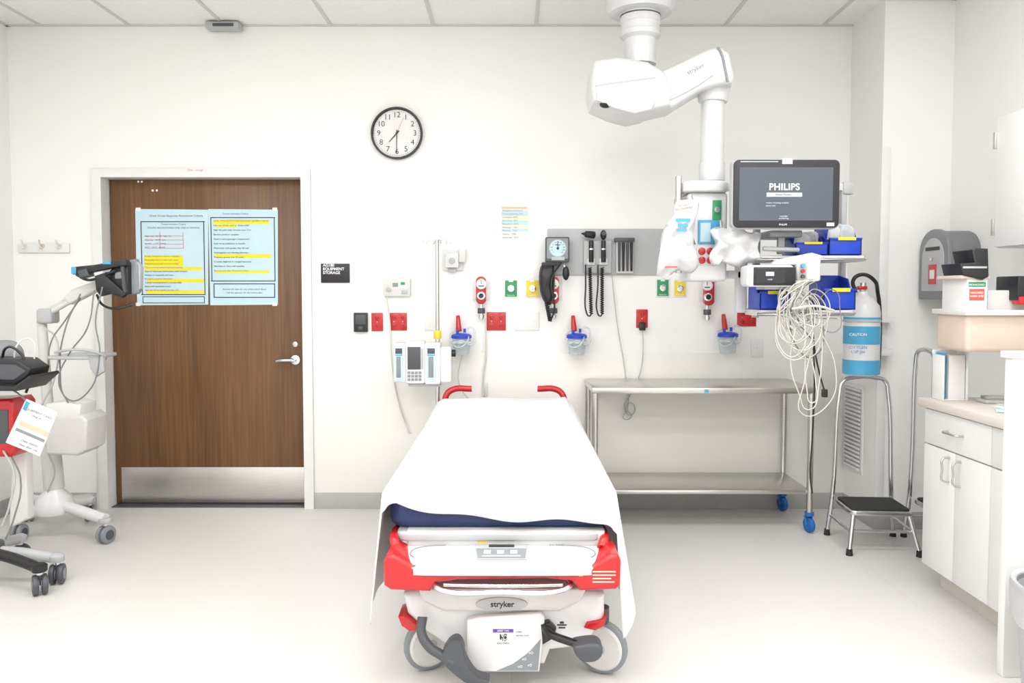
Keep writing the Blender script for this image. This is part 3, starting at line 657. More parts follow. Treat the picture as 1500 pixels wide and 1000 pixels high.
# ---------------------------------------------------------------- steel table
tb=G('stainless_table',(1.12,4.85,0)); tx0,tx1=.485,1.745; ty0,ty1=4.62,5.08; tz=.855
box('top',tx0-.02,tx1+.02,ty0-.02,ty1+.02,tz-.035,tz,STEELH,tb,b=.006)
box('shelf',tx0-.005,tx1+.005,ty0,ty1,.225,.25,STEELH,tb,b=.006)
for i,(x,y) in enumerate([(tx0,ty0),(tx1,ty0),(tx0,ty1),(tx1,ty1)]):
    cyl('leg_%d'%i,(x,y,.105),(x,y,tz-.02),.018,STEEL,tb); caster(tb,'caster_%d'%i,x,y-.0,.045,CBLUE,.028,ang=R(15 if i%2 else -20),stem=.03,hub=CBLUE,stemm=CBLUE)
    cyl('bumper_ring_%d'%i,(x,y,.10),(x,y,.12),.026,CBLUE,tb)
box('blue_tag',E(1032,565,4.6).x,E(1038,570,4.6).x,4.598,4.6005,tz-.03,tz-.01,LBLUE,tb,b=0)
# ---------------------------------------------------------------- ceiling boom
bo=G('ceiling_boom_arm',E(938,20,4.2)); Yb=4.2
cb=E(938,20,Yb)
lathe('ceiling_cover',[(.20,CEIL-cb.z),(.20,CEIL-cb.z-.05),(.175,.03),(.16,0),(.1,-.002)],cb,BOOMW,bo,seg=48)
z1=E(938,95,Yb).z; lathe('column',[(.10,0),(.103,-.01),(.103,-.05),(.098,-.055),(.098,-.09),(.103,-.095),(.103,-.12),(.082,-.135),(.082,z1-cb.z)],cb,BOOMW,bo,seg=48)
lathe('column_ring',[(.100,-.018),(.1045,-.02),(.1045,-.026),(.100,-.028)],E(938,18,Yb),DGREY,bo,seg=40)
pprism('knuckle_housing',[(868,98),(872,86),(905,81),(950,88),(976,104),(986,128),(984,154),(932,166),(905,158),(870,148),(866,128)],4.03,.32,BOOMW,bo,b=.04,seg=5)
pprism('knuckle_seam',[(872,124),(960,112),(961,115),(872,127)],4.029,.01,LGREY,bo)
pprism('knuckle_lower_cap',[(874,130),(912,126),(960,150),(955,160),(930,166),(900,158),(874,146)],4.02,.34,BOOMW,bo,b=.012,seg=4)
ell('brake_light',E(887,153,4.05),.030,.028,.018,BLACK,bo)
arm=[(952,112),(1040,69),(1056,66),(1070,76),(1078,112),(1074,122),(1052,124),(1030,130),(985,158),(962,154)]
pprism('spring_arm',arm,4.06,.24,BOOMW,bo,b=.03,seg=5)
ptube('arm_end_trim',[(1052,69),(1058,82),(1062,100),(1066,120)],4.057,.006,MGREY,bo)
ptube('arm_edge_line',[(975,150),(1018,128),(1045,110)],4.058,.003,LGREY,bo)
txt('arm_text','stryker',1019,101,4.0585,6.5,INKG,bo,rot=R(26))
cyl('drop_collar',E(1046,118,4.2),E(1044,150,4.2),.088,BOOMW,bo,r2=.075,b=.006); cyl('drop_column',E(1044,148,4.2),E(1043,268,4.2),.060,BOOMW,bo)
cyl('drop_column_cuff',E(1043,238,4.2),E(1043,266,4.2),.066,BOOMW,bo,b=.004); cyl('drop_column_seam',E(1045,128,4.2),E(1045,130,4.2),.0865,LGREY,bo)
# service head
sh_=G('medical_service_pendant',E(1040,340,4.2)); Ys=4.12
o=rrect(E(1003,0,Ys).x,E(1069,0,Ys).x,4.06,4.36,.06); prism('head_cap',o,E(1040,282,Ys).z,E(1040,266,Ys).z,WHITE,sh_,b=.012,axis='Z')
pbox('head_body',1008,281,1066,412,4.10,.22,WHITE,sh_,.02,4)
pbox('green_gas_panel',1044,293,1057,322,4.094,.008,GREEN,sh_,.002); p=E(1050,307,4.094); cyl('green_port',p,p+Vector((0,-.015,0)),.016,CHROME,sh_)
pbox('touch_panel',1023,322,1056,357,4.09,.01,LBLUE,sh_,.003); pbox('touch_panel_inset',1026,326,1041,354,4.088,.004,PBLUE,sh_,.001)
for i,(u,v) in enumerate(((1024,362),(1036,362),(1024,375),(1036,375))):
    p=E(u+4,v+6,4.098); cyl('red_socket_%d'%i,p,p+Vector((0,-.008,0)),.019,RED,sh_,b=.002,seg=20)
pbox('socket_plate',1020,359,1048,389,4.095,.006,OFFW,sh_,.002)
cyl('accessory_pole',E(994,258,4.14),E(994,400,4.14),.017,STEEL,sh_,b=.003); pbox('pole_bracket_top',990,290,1010,298,4.15,.05,LGREY,sh_,.004); pbox('pole_bracket_low',990,386,1010,394,4.15,.05,LGREY,sh_,.004)
fm=G('shelf_support_frame',E(1120,340,4.29))
pbox('lower_column',1079,384,1095,458,4.27,.05,WHITE,fm,.008); pbox('cross_beam',1066,396,1120,408,4.27,.05,WHITE,fm,.006); pbox('top_rail',1066,268,1250,279,4.27,.03,OFFW,fm,.006)
pbox('top_rail_end',1236,266,1251,284,4.26,.05,LGREY,fm,.006)
pbox('shelf_post_l',1106,270,1114,465,4.27,.05,LGREY,fm,.004); pbox('shelf_post_r',1232,270,1240,462,4.27,.04,LGREY,fm,.004)
for i,(u0,u1,v) in enumerate(((1110,1266,374),(1112,1250,454))):
    g=G('equipment_shelf',E((u0+u1)/2,v,4.15)); pbox('board',u0,v,u1,v+9,4.02,.25,OFFW,g,.006); ptube('rail',[(u0,v+5,4.26),(u0-2,v+6,4.0),(u1,v+6,4.0),(u1+2,v+5,4.26)],4,.008,CHROME,g,smooth=False)
for nm,pts,y,th,sd in (('bag_a',[(990,296),(1012,293),(1024,299),(1018,322),(1016,350),(1024,385),(1014,400),(994,396),(980,404),(962,402),(966,368),(972,336),(984,318)],4.0,.10,1),('bag_b',[(1040,338),(1056,331),(1072,337),(1084,333),(1098,340),(1116,342),(1110,362),(1114,380),(1096,384),(1084,392),(1056,384),(1046,390),(1038,374),(1048,356)],4.03,.08,2)):
    g=G('plastic_supply_bag',E(sum(p[0] for p in pts)/len(pts),sum(p[1] for p in pts)/len(pts),y)); pillow(nm,pp(pts,y),y,th,BAG,g,rings=9,nz=.022,seed=sd)
    tube('hang_tie',[E(pts[1][0],pts[1][1]+3,y),E(pts[1][0],pts[1][1]-8,y+.06),E(pts[1][0]+3,pts[1][1]-2,y+.09)],.004,WHITE,g)
    if sd==1:
        plates('print_blue',[(990,320,1011,325),(993,328,1008,332),(991,335,1006,339)],y-.058,LBLUE,g); txt('print_red','PATIENT\nBELONGINGS',1002,303,y-.05,3,INKR,g,rot=R(10)); plates('print_red_low',[(974,390,992,392)],y-.045,INKR,g)
# patient monitor
mo=G('patient_monitor',E(1150,284,3.90)); Ym=3.90
o=smoothpts(rrect(E(1072,284,Ym).x,E(1231,284,Ym).x,E(1150,335,Ym).z,E(1150,232,Ym).z,.03),1)
prism('casing',o,Ym,Ym+.06,LGREY,mo,b=.014); o=rrect(E(1074,284,Ym).x,E(1229,284,Ym).x,E(1150,333.5,Ym).z,E(1150,234,Ym).z,.026); prism('bezel',o,Ym-.006,Ym+.01,BLACK,mo,b=.003)
pbox('screen',1083,245,1220,323,Ym-.0075,.004,SCREEN,mo,0)
txt('screen_logo','PHILIPS',1149,274,Ym-.008,9.4,TXTW,mo,bold=True,sp=1.05); pbox('screen_bar',1123,282,1175,288,Ym-.0085,.002,TXTS,mo,0)
txt('screen_text_a','Patient Monitor',1148,285,Ym-.0092,2.6,INK,mo); txt('screen_text_b','version 4 loading modules\nplease wait',1122,299,Ym-.0085,2.2,TXTS,mo,'LEFT',line=1.3); txt('screen_text_c','copyright\nmonitoring',1148,318,Ym-.0085,2.2,TXTS,mo)
txt('bezel_logo','PHILIPS',1147,329,Ym-.0068,2.6,TXTW,mo); pbox('tag',1146,232,1161,240,Ym-.0075,.002,PAPER,mo,0); pbox('sticker',1211,326,1222,331,Ym-.0075,.002,PAPER,mo,0); pbox('led_strip',1085,236,1140,237.2,Ym-.0072,.002,TXTS,mo,0)
pbox('arm',1135,272,1165,300,Ym+.05,.33,MGREY,mo,.01)
g=G('monitor_swivel_arm',E(1150,350,4.1)); pbox('mount',1128,337,1176,347,4.0,.26,MGREY,g,.008); ptube('grey_bar',[(1118,364,4.0),(1170,366,4.0)],4,.012,LGREY,g,smooth=False); pbox('post',1140,346,1150,372,4.05,.03,LGREY,g,.006)
def hopper(name,u0,v0,u1,v1,y,d,items):
    g=G(name,E((u0+u1)/2,v1,y)); x0,x1=E(u0,v1,y).x,E(u1,v1,y).x; z0=E(u0,v1,y).z; z1=E(u0,v0,y).z; t=.006; h=z1-z0
    box('bottom',x0,x1,y,y+d,z0,z0+t,BLUE,g,b=.001); box('back',x0,x1,y+d-t,y+d,z0,z1+.02,BLUE,g,b=.001)
    prism('front',[(x0,z0),(x1,z0),(x1+.0,z0+h*.62),(x0,z0+h*.62)],y,y+t,BLUE,g,b=.001); box('front_lip',x0,x1,y-.008,y+t,z0+h*.6,z0+h*.68,BLUE,g,b=.002)
    for s_,x in ((0,x0),(1,x1-t)): prism('side_%d'%s_,[(y,z0),(y+d,z0),(y+d,z1+.02),(y+d*.45,z1),(y+d*.25,z0+h*.62),(y,z0+h*.62)],x,x+t,BLUE,g,b=.001,axis='X')
    box('label',(x0+x1)/2-.04,(x0+x1)/2+.05,y-.0095,y-.007,z0+h*.58,z0+h*.7,HIGH,g,b=0)
    for k in range(items):
        xx=x0+.05+(x1-x0-.1)*k/max(1,items-1); pillow('packet_%d'%k,[(xx-.035,z0+.02),(xx+.03,z0+.02),(xx+.04+.006*(k%2),z1+.012*(k%3)),(xx-.03,z1+.02)],y+.05+.03*(k%3),.03,CLEAR if k%2 else BAG,g,seed=k)
hopper('blue_storage_bin',1165,346,1213,373.6,4.03,.2,3); hopper('blue_storage_bin',1214,336,1262,373.6,4.03,.2,5)
hopper('blue_storage_bin',1113,414,1158,453.6,4.03,.2,0); hopper('blue_storage_bin',1206,408,1253,453.6,4.03,.2,0)
mm=G('transport_monitor',E(1140,404,3.86)); Yq=3.86
o=rrect(E(1100,0,Yq).x,E(1170,0,Yq).x,E(1135,420,Yq).z,E(1135,388,Yq).z,.018); prism('casing',o,Yq,Yq+.12,WHITE,mm,b=.01); pbox('front_bezel',1104,391,1166,418,Yq-.005,.01,BLACK,mm,.004); pbox('screen',1108,394,1150,414,Yq-.0065,.003,SCREEND,mm,0)
pbox('screen_icon',1122,398,1134,404,Yq-.0075,.002,TXTS,mm,0); pbox('side_module',1168,378,1203,412,Yq+.02,.10,OFFW,mm,.012,3); pbox('module_slot',1171,384,1182,408,Yq+.017,.005,LGREY,mm,.002); pbox('support_foot',1120,418,1160,424,Yq+.04,.14,LGREY,mm,.004)
txt('screen_text','ready',1128,409,Yq-.0072,2.4,TXTS,mm)
for i in range(3): p=E(1175,389+i*8,Yq+.016); cyl('connector_%d'%i,p,p+Vector((0,-.02,0)),.009,(LBLUE,RED,DGREY)[i],mm,seg=16)
pprism('handle_top',[(1130,388),(1140,380),(1190,370),(1205,374),(1203,380),(1165,388)],Yq+.04,.06,OFFW,mm,b=.006)
cbm=G('monitor_cable_bundle',E(1180,460,3.95))
rnd=random.Random(11)
for k in range(15):
    u=1156+rnd.random()*58; y=3.88+rnd.random()*.12; lo=462+rnd.random()*60; w=10+rnd.random()*24; tp=416+rnd.random()*22
    pts=[(1176+rnd.random()*24,410,3.87),(u-w*.5,tp,y-.03),(u-w,440+rnd.random()*25,y),(u-w*.5,lo-6*rnd.random(),y),(u+w*.4,lo+5,y-.03),(u+w,446+rnd.random()*25,y),(u+w*.4,tp+6,y+.01),(u-w*.3,tp+14,y-.03),(u-w*.7,460,y),(u+rnd.random()*14,lo-14,y)]
    pts=[(max(1142,min(1230,p[0])),p[1],p[2]) for p in pts]
    ptube('cable_%d'%k,pts,4,.0024 if k%3 else .0034,CABLE if k%4 else (LGREY if k%8 else GCABLE),cbm)
for k,(pts) in enumerate(([(1165,480,3.9),(1158,530,3.9),(1170,575,3.9),(1185,600,3.9),(1200,560,3.9),(1205,500,3.9)],[(1200,480,3.9),(1224,540,3.92),(1215,590,3.92),(1175,606,3.9),(1178,560,3.9),(1192,500,3.9)],[(1175,490,3.92),(1195,560,3.9),(1190,590,3.9),(1182,570,3.9),(1180,500,3.9)])): ptube('long_loop_%d'%k,pts,4,.0028,CABLE,cbm)
ptube('black_cable',[(1190,440,3.95),(1192,500,3.95),(1200,545,3.95),(1210,580,3.95)],4,.004,BLACK,cbm); ptube('black_cable_drop',[(1190,470,3.98),(1193,560,4.0),(1190,640,4.05),(1187,700,4.1),(1190,722,4.1)],4,.004,BLACK,cbm)
pbox('cable_plug',1205,570,1213,582,3.94,.02,BLACK,cbm,.004); ptube('cable_tie',[(1160,452,3.86),(1195,448,3.85),(1222,455,3.88)],4,.006,CABLE,cbm)
# ---------------------------------------------------------------- oxygen cylinder
ty=4.50; tc=E(1262,500,ty); ox=G('oxygen_cylinder',(tc.x,ty,1.1)); zb_=E(1262,549,ty).z; zt2=E(1262,432,ty).z; r=.097
lathe('tank',[(r*.85,zb_),(r,zb_+.015),(r,zt2-.10),(r*.93,zt2-.06),(r*.6,zt2-.02),(.035,zt2),(.03,zt2+.02)],(tc.x,ty,0),WHITE,ox,seg=40)
def band(n,va_,vb_,m): lathe(n,[(r-.001,E(1262,vb_,ty).z),(r+.002,E(1262,vb_,ty).z),(r+.002,E(1262,va_,ty).z),(r-.001,E(1262,va_,ty).z)],(tc.x,ty,0),m,ox,seg=40,ring_=True)
band('blue_stripe',464,467,LBLUE); band('blue_band',477,503,LBLUE); band('blue_base',526,547,LBLUE)
txt('label_text','OXYGEN\nUSP gas',1257,512,ty-r-.003,4.5,LBLUE,ox); txt('label_text_b','CAUTION',1257,490,ty-r-.004,4,TXTW,ox)
cyl('valve',(tc.x,ty,zt2+.02),(tc.x,ty,zt2+.07),.018,CHROME,ox,b=.003); box('valve_block',tc.x-.03,tc.x+.02,ty-.02,ty+.02,zt2+.03,zt2+.05,RED,ox,b=.004)
ptube('black_hose',[(1253,428,ty),(1250,410,ty),(1262,402,ty),(1278,408,ty),(1286,430,ty+.08),(1289,470,ty+.09),(1287,540,ty+.09)],4,.011,BLACK,ox)
box('wall_bracket',2.0,2.21,ty+.09,YJ,zb_+.1,zb_+.14,TRIMW,ox,b=.004); box('wall_bracket_top',2.0,2.21,ty+.09,YJ,zt2-.16,zt2-.13,TRIMW,ox,b=.004)
lathe('strap',[(r,zt2-.15),(r+.005,zt2-.15),(r+.005,zt2-.140),(r,zt2-.140)],(tc.x,ty,0),LGREY,ox,seg=40,ring_=True)
# ---------------------------------------------------------------- step stools
def stool(name,loc,rot,zh,w=.31,d=.27,zs=.235):
    g=G(name,loc,rot,True)
    o=rrect(-w/2,w/2,-d/2,d/2,.03); prism('platform',o,zs-.03,zs-.004,CHROME,g,b=.006,axis='Z'); o=rrect(-w/2+.012,w/2-.012,-d/2+.012,d/2-.012,.025); prism('rubber_top',o,zs-.006,zs+.004,RUBBER,g,b=.002,axis='Z')
    r=.0125; sp=.035
    for i,(sx,sy) in enumerate(((-1,-1),(1,-1))):
        tube('leg_%d'%i,[(sx*(w/2-.02),sy*(d/2-.02),zs-.02),(sx*(w/2+sp*.5),sy*(d/2+sp),.02)],r,CHROME,g,smooth=False); cyl('foot_%d'%i,(sx*(w/2+sp*.5),sy*(d/2+sp),0),(sx*(w/2+sp*.5),sy*(d/2+sp),.035),.018,RUBBER,g,r2=.015)
    zc=zh-.06; top=w/2-.06
    pts=[(-w/2-sp*.6,d/2+sp,.02),(-w/2,d/2+.018,zs),(-top-.03,d/2+.016,zc-.03),(-top-.01,d/2+.016,zh-.018),(-top+.04,d/2+.016,zh),(top-.04,d/2+.016,zh),(top+.01,d/2+.016,zh-.018),(top+.03,d/2+.016,zc-.03),(w/2,d/2+.018,zs),(w/2+sp*.6,d/2+sp,.02)]
    tube('handrail_hoop',pts,r,CHROME,g)
    for i,sx in enumerate((-1,1)): cyl('foot_b_%d'%i,(sx*(w/2+sp*.6),d/2+sp,0),(sx*(w/2+sp*.6),d/2+sp,.035),.018,RUBBER,g,r2=.015)
    tube('brace',[(-w/2+.005,-d/2+.01,.12),(w/2-.005,-d/2+.01,.12)],.008,CHROME,g,smooth=False)
    for sx in (-1,1): tube('side_brace_%d'%sx,[(sx*(w/2+.004),-d/2-.0,.12),(sx*(w/2+.008),d/2+.022,.12)],.008,CHROME,g,smooth=False)
    return g
stool('step_stool',(2.005,4.38,0),R(-4),.92,w=.33,d=.29); stool('step_stool',(2.395,4.38,0),R(90),1.09,w=.27,d=.20)
# ---------------------------------------------------------------- mailbox
mb=G('suggestion_drop_box',(2.48,4.5,1.5)); y0_,y1_=4.36,4.65; za=E(1400,437,4.42).z; zb2=E(1400,338,4.5).z
def arch(y0,y1,z0,z1,n=14):
    r=(y1-y0)/2; h=min(r,.12); return [(y0,z0),(y1,z0)]+[((y0+y1)/2+r*math.cos(R(180*i/n)),z1-h+h*math.sin(R(180*i/n))) for i in range(n+1)]
prism('body',arch(y0_,y1_,za,zb2),2.39,XR-.0,BOXG,mb,b=.004,axis='X'); prism('front_hood',arch(y0_-.008,y1_+.008,za-.005,zb2+.01),2.375,2.40,BOXG,mb,b=.004,axis='X')
prism('door_panel',arch(y0_+.03,y1_-.03,za+.04,zb2-.04),2.370,2.378,LGREY,mb,b=.002,axis='X'); box('slot',2.368,2.372,y0_+.07,y1_-.07,zb2-.11,zb2-.09,BLACK,mb,b=0); box('label',2.367,2.372,y0_+.10,y1_-.11,za+.08,za+.19,RED,mb,b=0); box('label_text',2.3665,2.368,y0_+.115,y1_-.125,za+.11,za+.16,PAPER,mb,b=0); cyl('lock',(2.370,(y0_+y1_)/2,za+.22),(2.36,(y0_+y1_)/2,za+.22),.01,CHROME,mb)
# ---------------------------------------------------------------- right base cabinet
cbn=G('base_cabinet',(2.3,3.4,0)); FX=1.965; cy0,cy1=2.92,3.77; XC=XR-.001
box('carcass',FX+.018,XC-.009,cy0,cy1,.11,.87,CAB,cbn,b=.002); box('toe_kick',FX+.09,XC-.009,cy0,cy1-.01,0,.11,TOE,cbn,b=0); box('countertop',FX-.025,XC,cy0,cy1+.02,.87,.91,COUNTER,cbn,b=.006)
seam=3.50
box('drawer_front',FX,FX+.018,3.24,cy1-.004,.70,.862,CAB,cbn,b=.003); box('door_panel_a',FX,FX+.018,seam+.002,cy1-.004,.118,.694,CAB,cbn,b=.003); box('door_panel_b',FX,FX+.018,3.24,seam-.002,.118,.694,CAB,cbn,b=.003)
box('drawer_front_b',FX,FX+.018,cy0,3.236,.70,.862,CAB,cbn,b=.003); box('door_panel_c',FX,FX+.018,cy0,3.236,.118,.694,CAB,cbn,b=.003)
def pull(n,y0,z0,y1,z1): tube(n,[(FX,y0,z0),(FX-.03,y0+(y1-y0)*.06,z0+(z1-z0)*.06),(FX-.032,(y0+y1)/2,(z0+z1)/2),(FX-.03,y1-(y1-y0)*.06,z1-(z1-z0)*.06),(FX,y1,z1)],.005,STEEL,cbn)
pull('pull_a',seam+.045,.56,seam+.045,.67); pull('pull_b',seam-.045,.56,seam-.045,.67); pull('pull_drawer',3.44,.785,3.56,.785)
g=G('document_holder',(2.05,3.74,.91)); box('back',1.99,2.106,3.755,3.765,.911,1.14,TRIMW,g,b=.002); box('side_l',1.99,1.996,3.66,3.765,.911,1.12,TRIMW,g,b=.002); box('side_r',2.10,2.106,3.66,3.765,.911,1.14,TRIMW,g,b=.002); box('blue_folder',2.0,2.005,3.67,3.75,.915,1.13,LBLUE,g,b=.001); box('folder',2.02,2.095,3.67,3.75,.915,1.12,PAPER,g,b=.001); box('base',1.99,2.106,3.66,3.765,.911,.915,TRIMW,g,b=.001)
g=G('sterile_packages',(2.1,3.35,.91))
for i in range(5):
    a=R(-30+25*i); box('packet_%d'%i,2.03+.03*i,2.17+.03*i,3.26+.04*(i%3),3.35+.04*(i%3),.912+.008*i,.919+.008*i,(PBLUE,PAPER,CLEAR,PBLUE,LGREY)[i],g,b=.002,rot=Matrix.Rotation(a,3,'Z'))
g=G('instrument_tray',(2.2,3.6,.93)); box('tray',2.13,2.35,3.56,3.65,.911,.925,LGREY,g,b=.004); box('tray_lid',2.15,2.33,3.57,3.64,.925,.94,STEEL,g,b=.003)
# sharps
sc=G('sharps_container',(2.3,3.5,1.2))
box('beige_bin',E(1416,485,3.45).x,XR,3.45,3.70,E(1415,516,3.45).z,E(1415,458,3.45).z,BEIGE,sc,b=.02,seg=3); box('bin_rim',E(1412,485,3.44).x,XR,3.43,3.71,E(1415,462,3.45).z,E(1415,454,3.45).z,OFFW,sc,b=.004)
pbox('label_box',1416,406,1447,455,3.46,.2,TRIMW,sc,.006); pbox('label_green',1419,413,1444,420,3.459,.002,GREEN,sc,0); pbox('label_red',1420,423,1442,440,3.459,.002,INKR,sc,0); txt('label_text','HAZARD\nwaste only',1431,431,3.4585,3.2,TXTW,sc); txt('label_text2','BIOHAZARD',1431,417,3.4585,2.8,TXTW,sc)
prism('black_lid',pp([(1407,386),(1428,384),(1424,366),(1430,363),(1448,364),(1449,405),(1440,410),(1411,403)],3.44),3.44,3.60,BLACK,sc,b=.006); pbox('lid_slot',1411,390,1446,393,3.437,.004,LGREY,sc,.001); pbox('tray_ledge',1408,403,1450,408,3.45,.2,BEIGE,sc,.003)
pbox('black_unit',1491,404,1530,440,3.46,.16,BLACK,sc,.006); pbox('red_unit',1493,434,1520,446,3.455,.05,RED,sc,.004)
box('wall_arm',2.1,XR,3.52,3.64,1.32,1.42,OFFW,sc,b=.006)
uc=G('wall_cabinet',(2.45,3.4,1.95)); UX=2.30
box('carcass',UX+.018,XR,2.7,3.82,1.62,2.24,CAB,uc,b=.002); box('door_a',UX,UX+.018,3.40,3.818,1.625,2.235,CAB,uc,b=.003); box('door_b',UX,UX+.018,2.98,3.396,1.625,2.235,CAB,uc,b=.003); box('door_c',UX,UX+.018,2.70,2.976,1.625,2.235,CAB,uc,b=.003)
for i,z in enumerate((2.13,1.72)): box('hinge_%d'%i,UX-.012,UX+.02,3.812,3.828,z-.04,z+.04,STEEL,uc,b=.002)
ep=G('counter_end_panel',(2.2,2.88,.6)); box('panel',1.80,XR,2.86,2.90,0,1.175,CAB,ep,b=.004); box('cap',1.79,XR,2.85,2.915,1.175,1.20,TRIMW,ep,b=.004)
wbx=1.865; tr=G('waste_bin',(wbx,2.58,0)); lathe('body',[(.14,0),(.145,.01),(.175,.42),(.17,.42),(.14,.02),(.001,.02)],(wbx,2.58,0),LGREY,tr,seg=40); lathe('liner_bag',[(.176,.30),(.190,.34),(.194,.43),(.189,.447),(.174,.442),(.172,.42),(.178,.41)],(wbx,2.58,0),LINER,tr,seg=40,ring_=True); lathe('rim',[(.172,.415),(.188,.415),(.188,.437),(.172,.437)],(wbx,2.58,0),MGREY,tr,seg=40,ring_=True)
# ---------------------------------------------------------------- left: telehealth cart
tcx,tcy=E(80,740,4.55).x,4.55
tc_=G('telemedicine_cart',(tcx,tcy,0))
for k,(u,v,y) in enumerate(((155,778,4.42),(28,772,4.45),(42,750,4.85),(132,750,4.85))):
    q=E(u,v,y)
    prism('base_leg_%d'%k,rrect(q.x-.035,q.x+.035,q.y-.035,q.y+.035,.03),.115,.145,LGREY,tc_,b=.008,axis='Z')
    tube('leg_beam_%d'%k,[(tcx,tcy,.20),((tcx+q.x)/2,(tcy+q.y)/2,.165),(q.x,q.y,.135)],.032,WHITE,tc_)
    caster(tc_,'caster_%d'%k,q.x,q.y,.05,MGREY,.022,ang=R(20*k-20),double=True,stem=.02,hub=DGREY)
lathe('base_dome',[(.10,.14),(.11,.17),(.09,.23),(.05,.27),(.045,.30)],(tcx,tcy,0),WHITE,tc_)
pt=E(61,470,tcy); cyl('column',(tcx,tcy,.25),(pt.x,tcy,pt.z),.034,OFFW,tc_,r2=.026); cyl('column_shroud',(tcx,tcy,.28),(tcx*.6+pt.x*.4,tcy,.62),.055,OFFW,tc_,r2=.05,b=.005)
pbox('arm_hub',52,452,74,474,tcy-.05,.1,LGREY,tc_,.015,3)
for o_ in (-.022,.022): tube('parallel_arm_%s'%('a' if o_<0 else 'b'),[E(66,460,tcy)+Vector((0,o_,o_*.6)),E(105,438,tcy)+Vector((0,o_,o_*.6)),E(160,408,tcy)+Vector((0,o_,o_*.6))],.016,OFFW,tc_)
pprism('arm_cover',[(92,436),(104,424),(140,410),(152,404),(158,416),(120,436),(100,446)],tcy-.04,.07,OFFW,tc_,b=.012)
pbox('arm_end_joint',152,398,172,424,tcy-.05,.09,DGREY,tc_,.01)
pprism('tablet_body',[(186,381),(198,379),(203,388),(204,424),(200,430),(188,432)],tcy-.06,.05,MGREY,tc_,b=.012); pprism('tablet_glass',[(198,382),(202,384),(206,392),(205,422),(202,428),(199,428)],tcy-.055,.04,LGREY,tc_,b=.003)
pprism('tablet_back',[(160,396),(170,388),(187,384),(188,431),(174,430),(162,422)],tcy-.10,.10,BLACK,tc_,b=.012); pbox('tablet_back_grip',168,398,180,408,tcy-.108,.02,MGREY,tc_,.004); pprism('tablet_fin',[(176,390),(180,386),(184,428),(180,430)],tcy-.12,.05,DGREY,tc_,b=.003)
pprism('camera_bar',[(104,391),(135,388),(160,384),(184,380),(186,388),(160,393),(128,400),(106,402)],tcy-.13,.05,BLACK,tc_,b=.006); pbox('camera_bar_blue',104,391,111,401,tcy-.134,.01,LBLUE,tc_,.002); pbox('camera_bar_blue_b',150,383,162,387,tcy-.134,.01,LBLUE,tc_,.002); pprism('camera_pod',[(112,396),(126,393),(130,404),(116,408)],tcy-.14,.07,DGREY,tc_,b=.008)
pprism('bracket_black',[(138,404),(150,400),(168,416),(184,430),(178,436),(162,430),(146,434),(140,424)],tcy-.13,.04,BLACK,tc_,b=.006); ptube('bracket_wire',[(142,432,4.45),(150,446,4.4),(170,452,4.38),(194,446,4.4)],4,.007,BLACK,tc_)
ptube('bracket_strut',[(112,402,4.42),(130,410,4.42),(150,404,4.43),(170,396,4.43)],4,.008,BLACK,tc_)
o=rrect(E(76,0,tcy).x,E(146,0,tcy).x,tcy-.18,tcy+.14,.05); zz=E(100,520,tcy-.1).z; prism('tray_shelf',o,zz-.02,zz,LGREY,tc_,b=.008,axis='Z')
ptube('tray_rail',[(80,516,4.37),(110,512,4.36),(146,518,4.37),(150,532,4.5),(140,546,4.5)],4,.008,LGREY,tc_)
pprism('tray_hook',[(128,520),(150,520),(152,544),(140,552),(132,540)],tcy-.17,.03,LGREY,tc_,b=.006)
pprism('storage_box',[(62,612),(118,608),(127,616),(124,660),(112,668),(66,666)],tcy-.17,.24,OFFW,tc_,b=.02,seg=4); pprism('storage_pocket',[(66,592),(98,588),(118,592),(116,612),(68,614)],tcy-.15,.18,TRIMW,tc_,b=.012)
ptube('cable_a',[(150,420,4.4),(140,470,4.38),(146,520,4.38),(128,575,4.38),(100,585,4.4),(88,540,4.42),(96,480,4.42),(118,430,4.44)],4,.004,GCABLE,tc_); ptube('cable_b',[(138,425,4.4),(128,480,4.38),(100,520,4.38),(86,560,4.4),(100,590,4.4)],4,.004,GCABLE,tc_); ptube('cable_c',[(66,480,4.5),(84,500,4.42),(78,560,4.42),(60,600,4.42),(70,660,4.4),(80,690,4.45),(70,720,4.5)],4,.005,LGREY,tc_)
ptube('cable_d',[(118,436,4.45),(95,470,4.45),(75,500,4.43),(70,540,4.43)],4,.004,GCABLE,tc_)
# left: vital-signs cart (nearer)
vx,vy=-2.55,3.78; vc=G('vital_signs_cart',(vx,vy,0))
for k,(u,y) in enumerate(((84,3.80),(58,3.66),(-100,3.62),(-70,4.15),(30,4.10))):
    q=E(u,840,y)
    m_=(LGREY,BLACK,BLACK,LGREY,LGREY)[k]
    tube('leg_%d'%k,[(vx,vy,.17),((vx+q.x)/2,(vy+q.y)/2,.155),(q.x,q.y,.125)],.026,m_,vc); lathe('leg_cap_%d'%k,[(.03,.11),(.034,.115),(.034,.14),(.02,.15)],(q.x,q.y,0),m_,vc,seg=24)
    caster(vc,'caster_%d'%k,q.x,q.y,.048,DGREY,.024,ang=R(15+20*k),double=True,stem=.015,hub=MGREY)
lathe('base_hub',[(.09,.12),(.10,.14),(.09,.20),(.04,.23)],(vx,vy,0),DGREY,vc); cyl('column',(vx,vy,.2),(vx,vy,1.12),.028,LGREY,vc)
yk=3.62
pprism('keyboard_tray',[(-90,560),(20,566),(42,550),(43,554),(22,573),(-90,572)],yk-.08,.24,BLACK,vc,b=.006); pprism('tray_device',[(-60,524),(25,527),(44,540),(42,550),(20,566),(-60,562)],yk-.02,.16,BLACK,vc,b=.01); pprism('device_face',[(-60,532),(22,534),(38,543),(20,556),(-60,554)],yk-.022,.004,DGREY,vc)
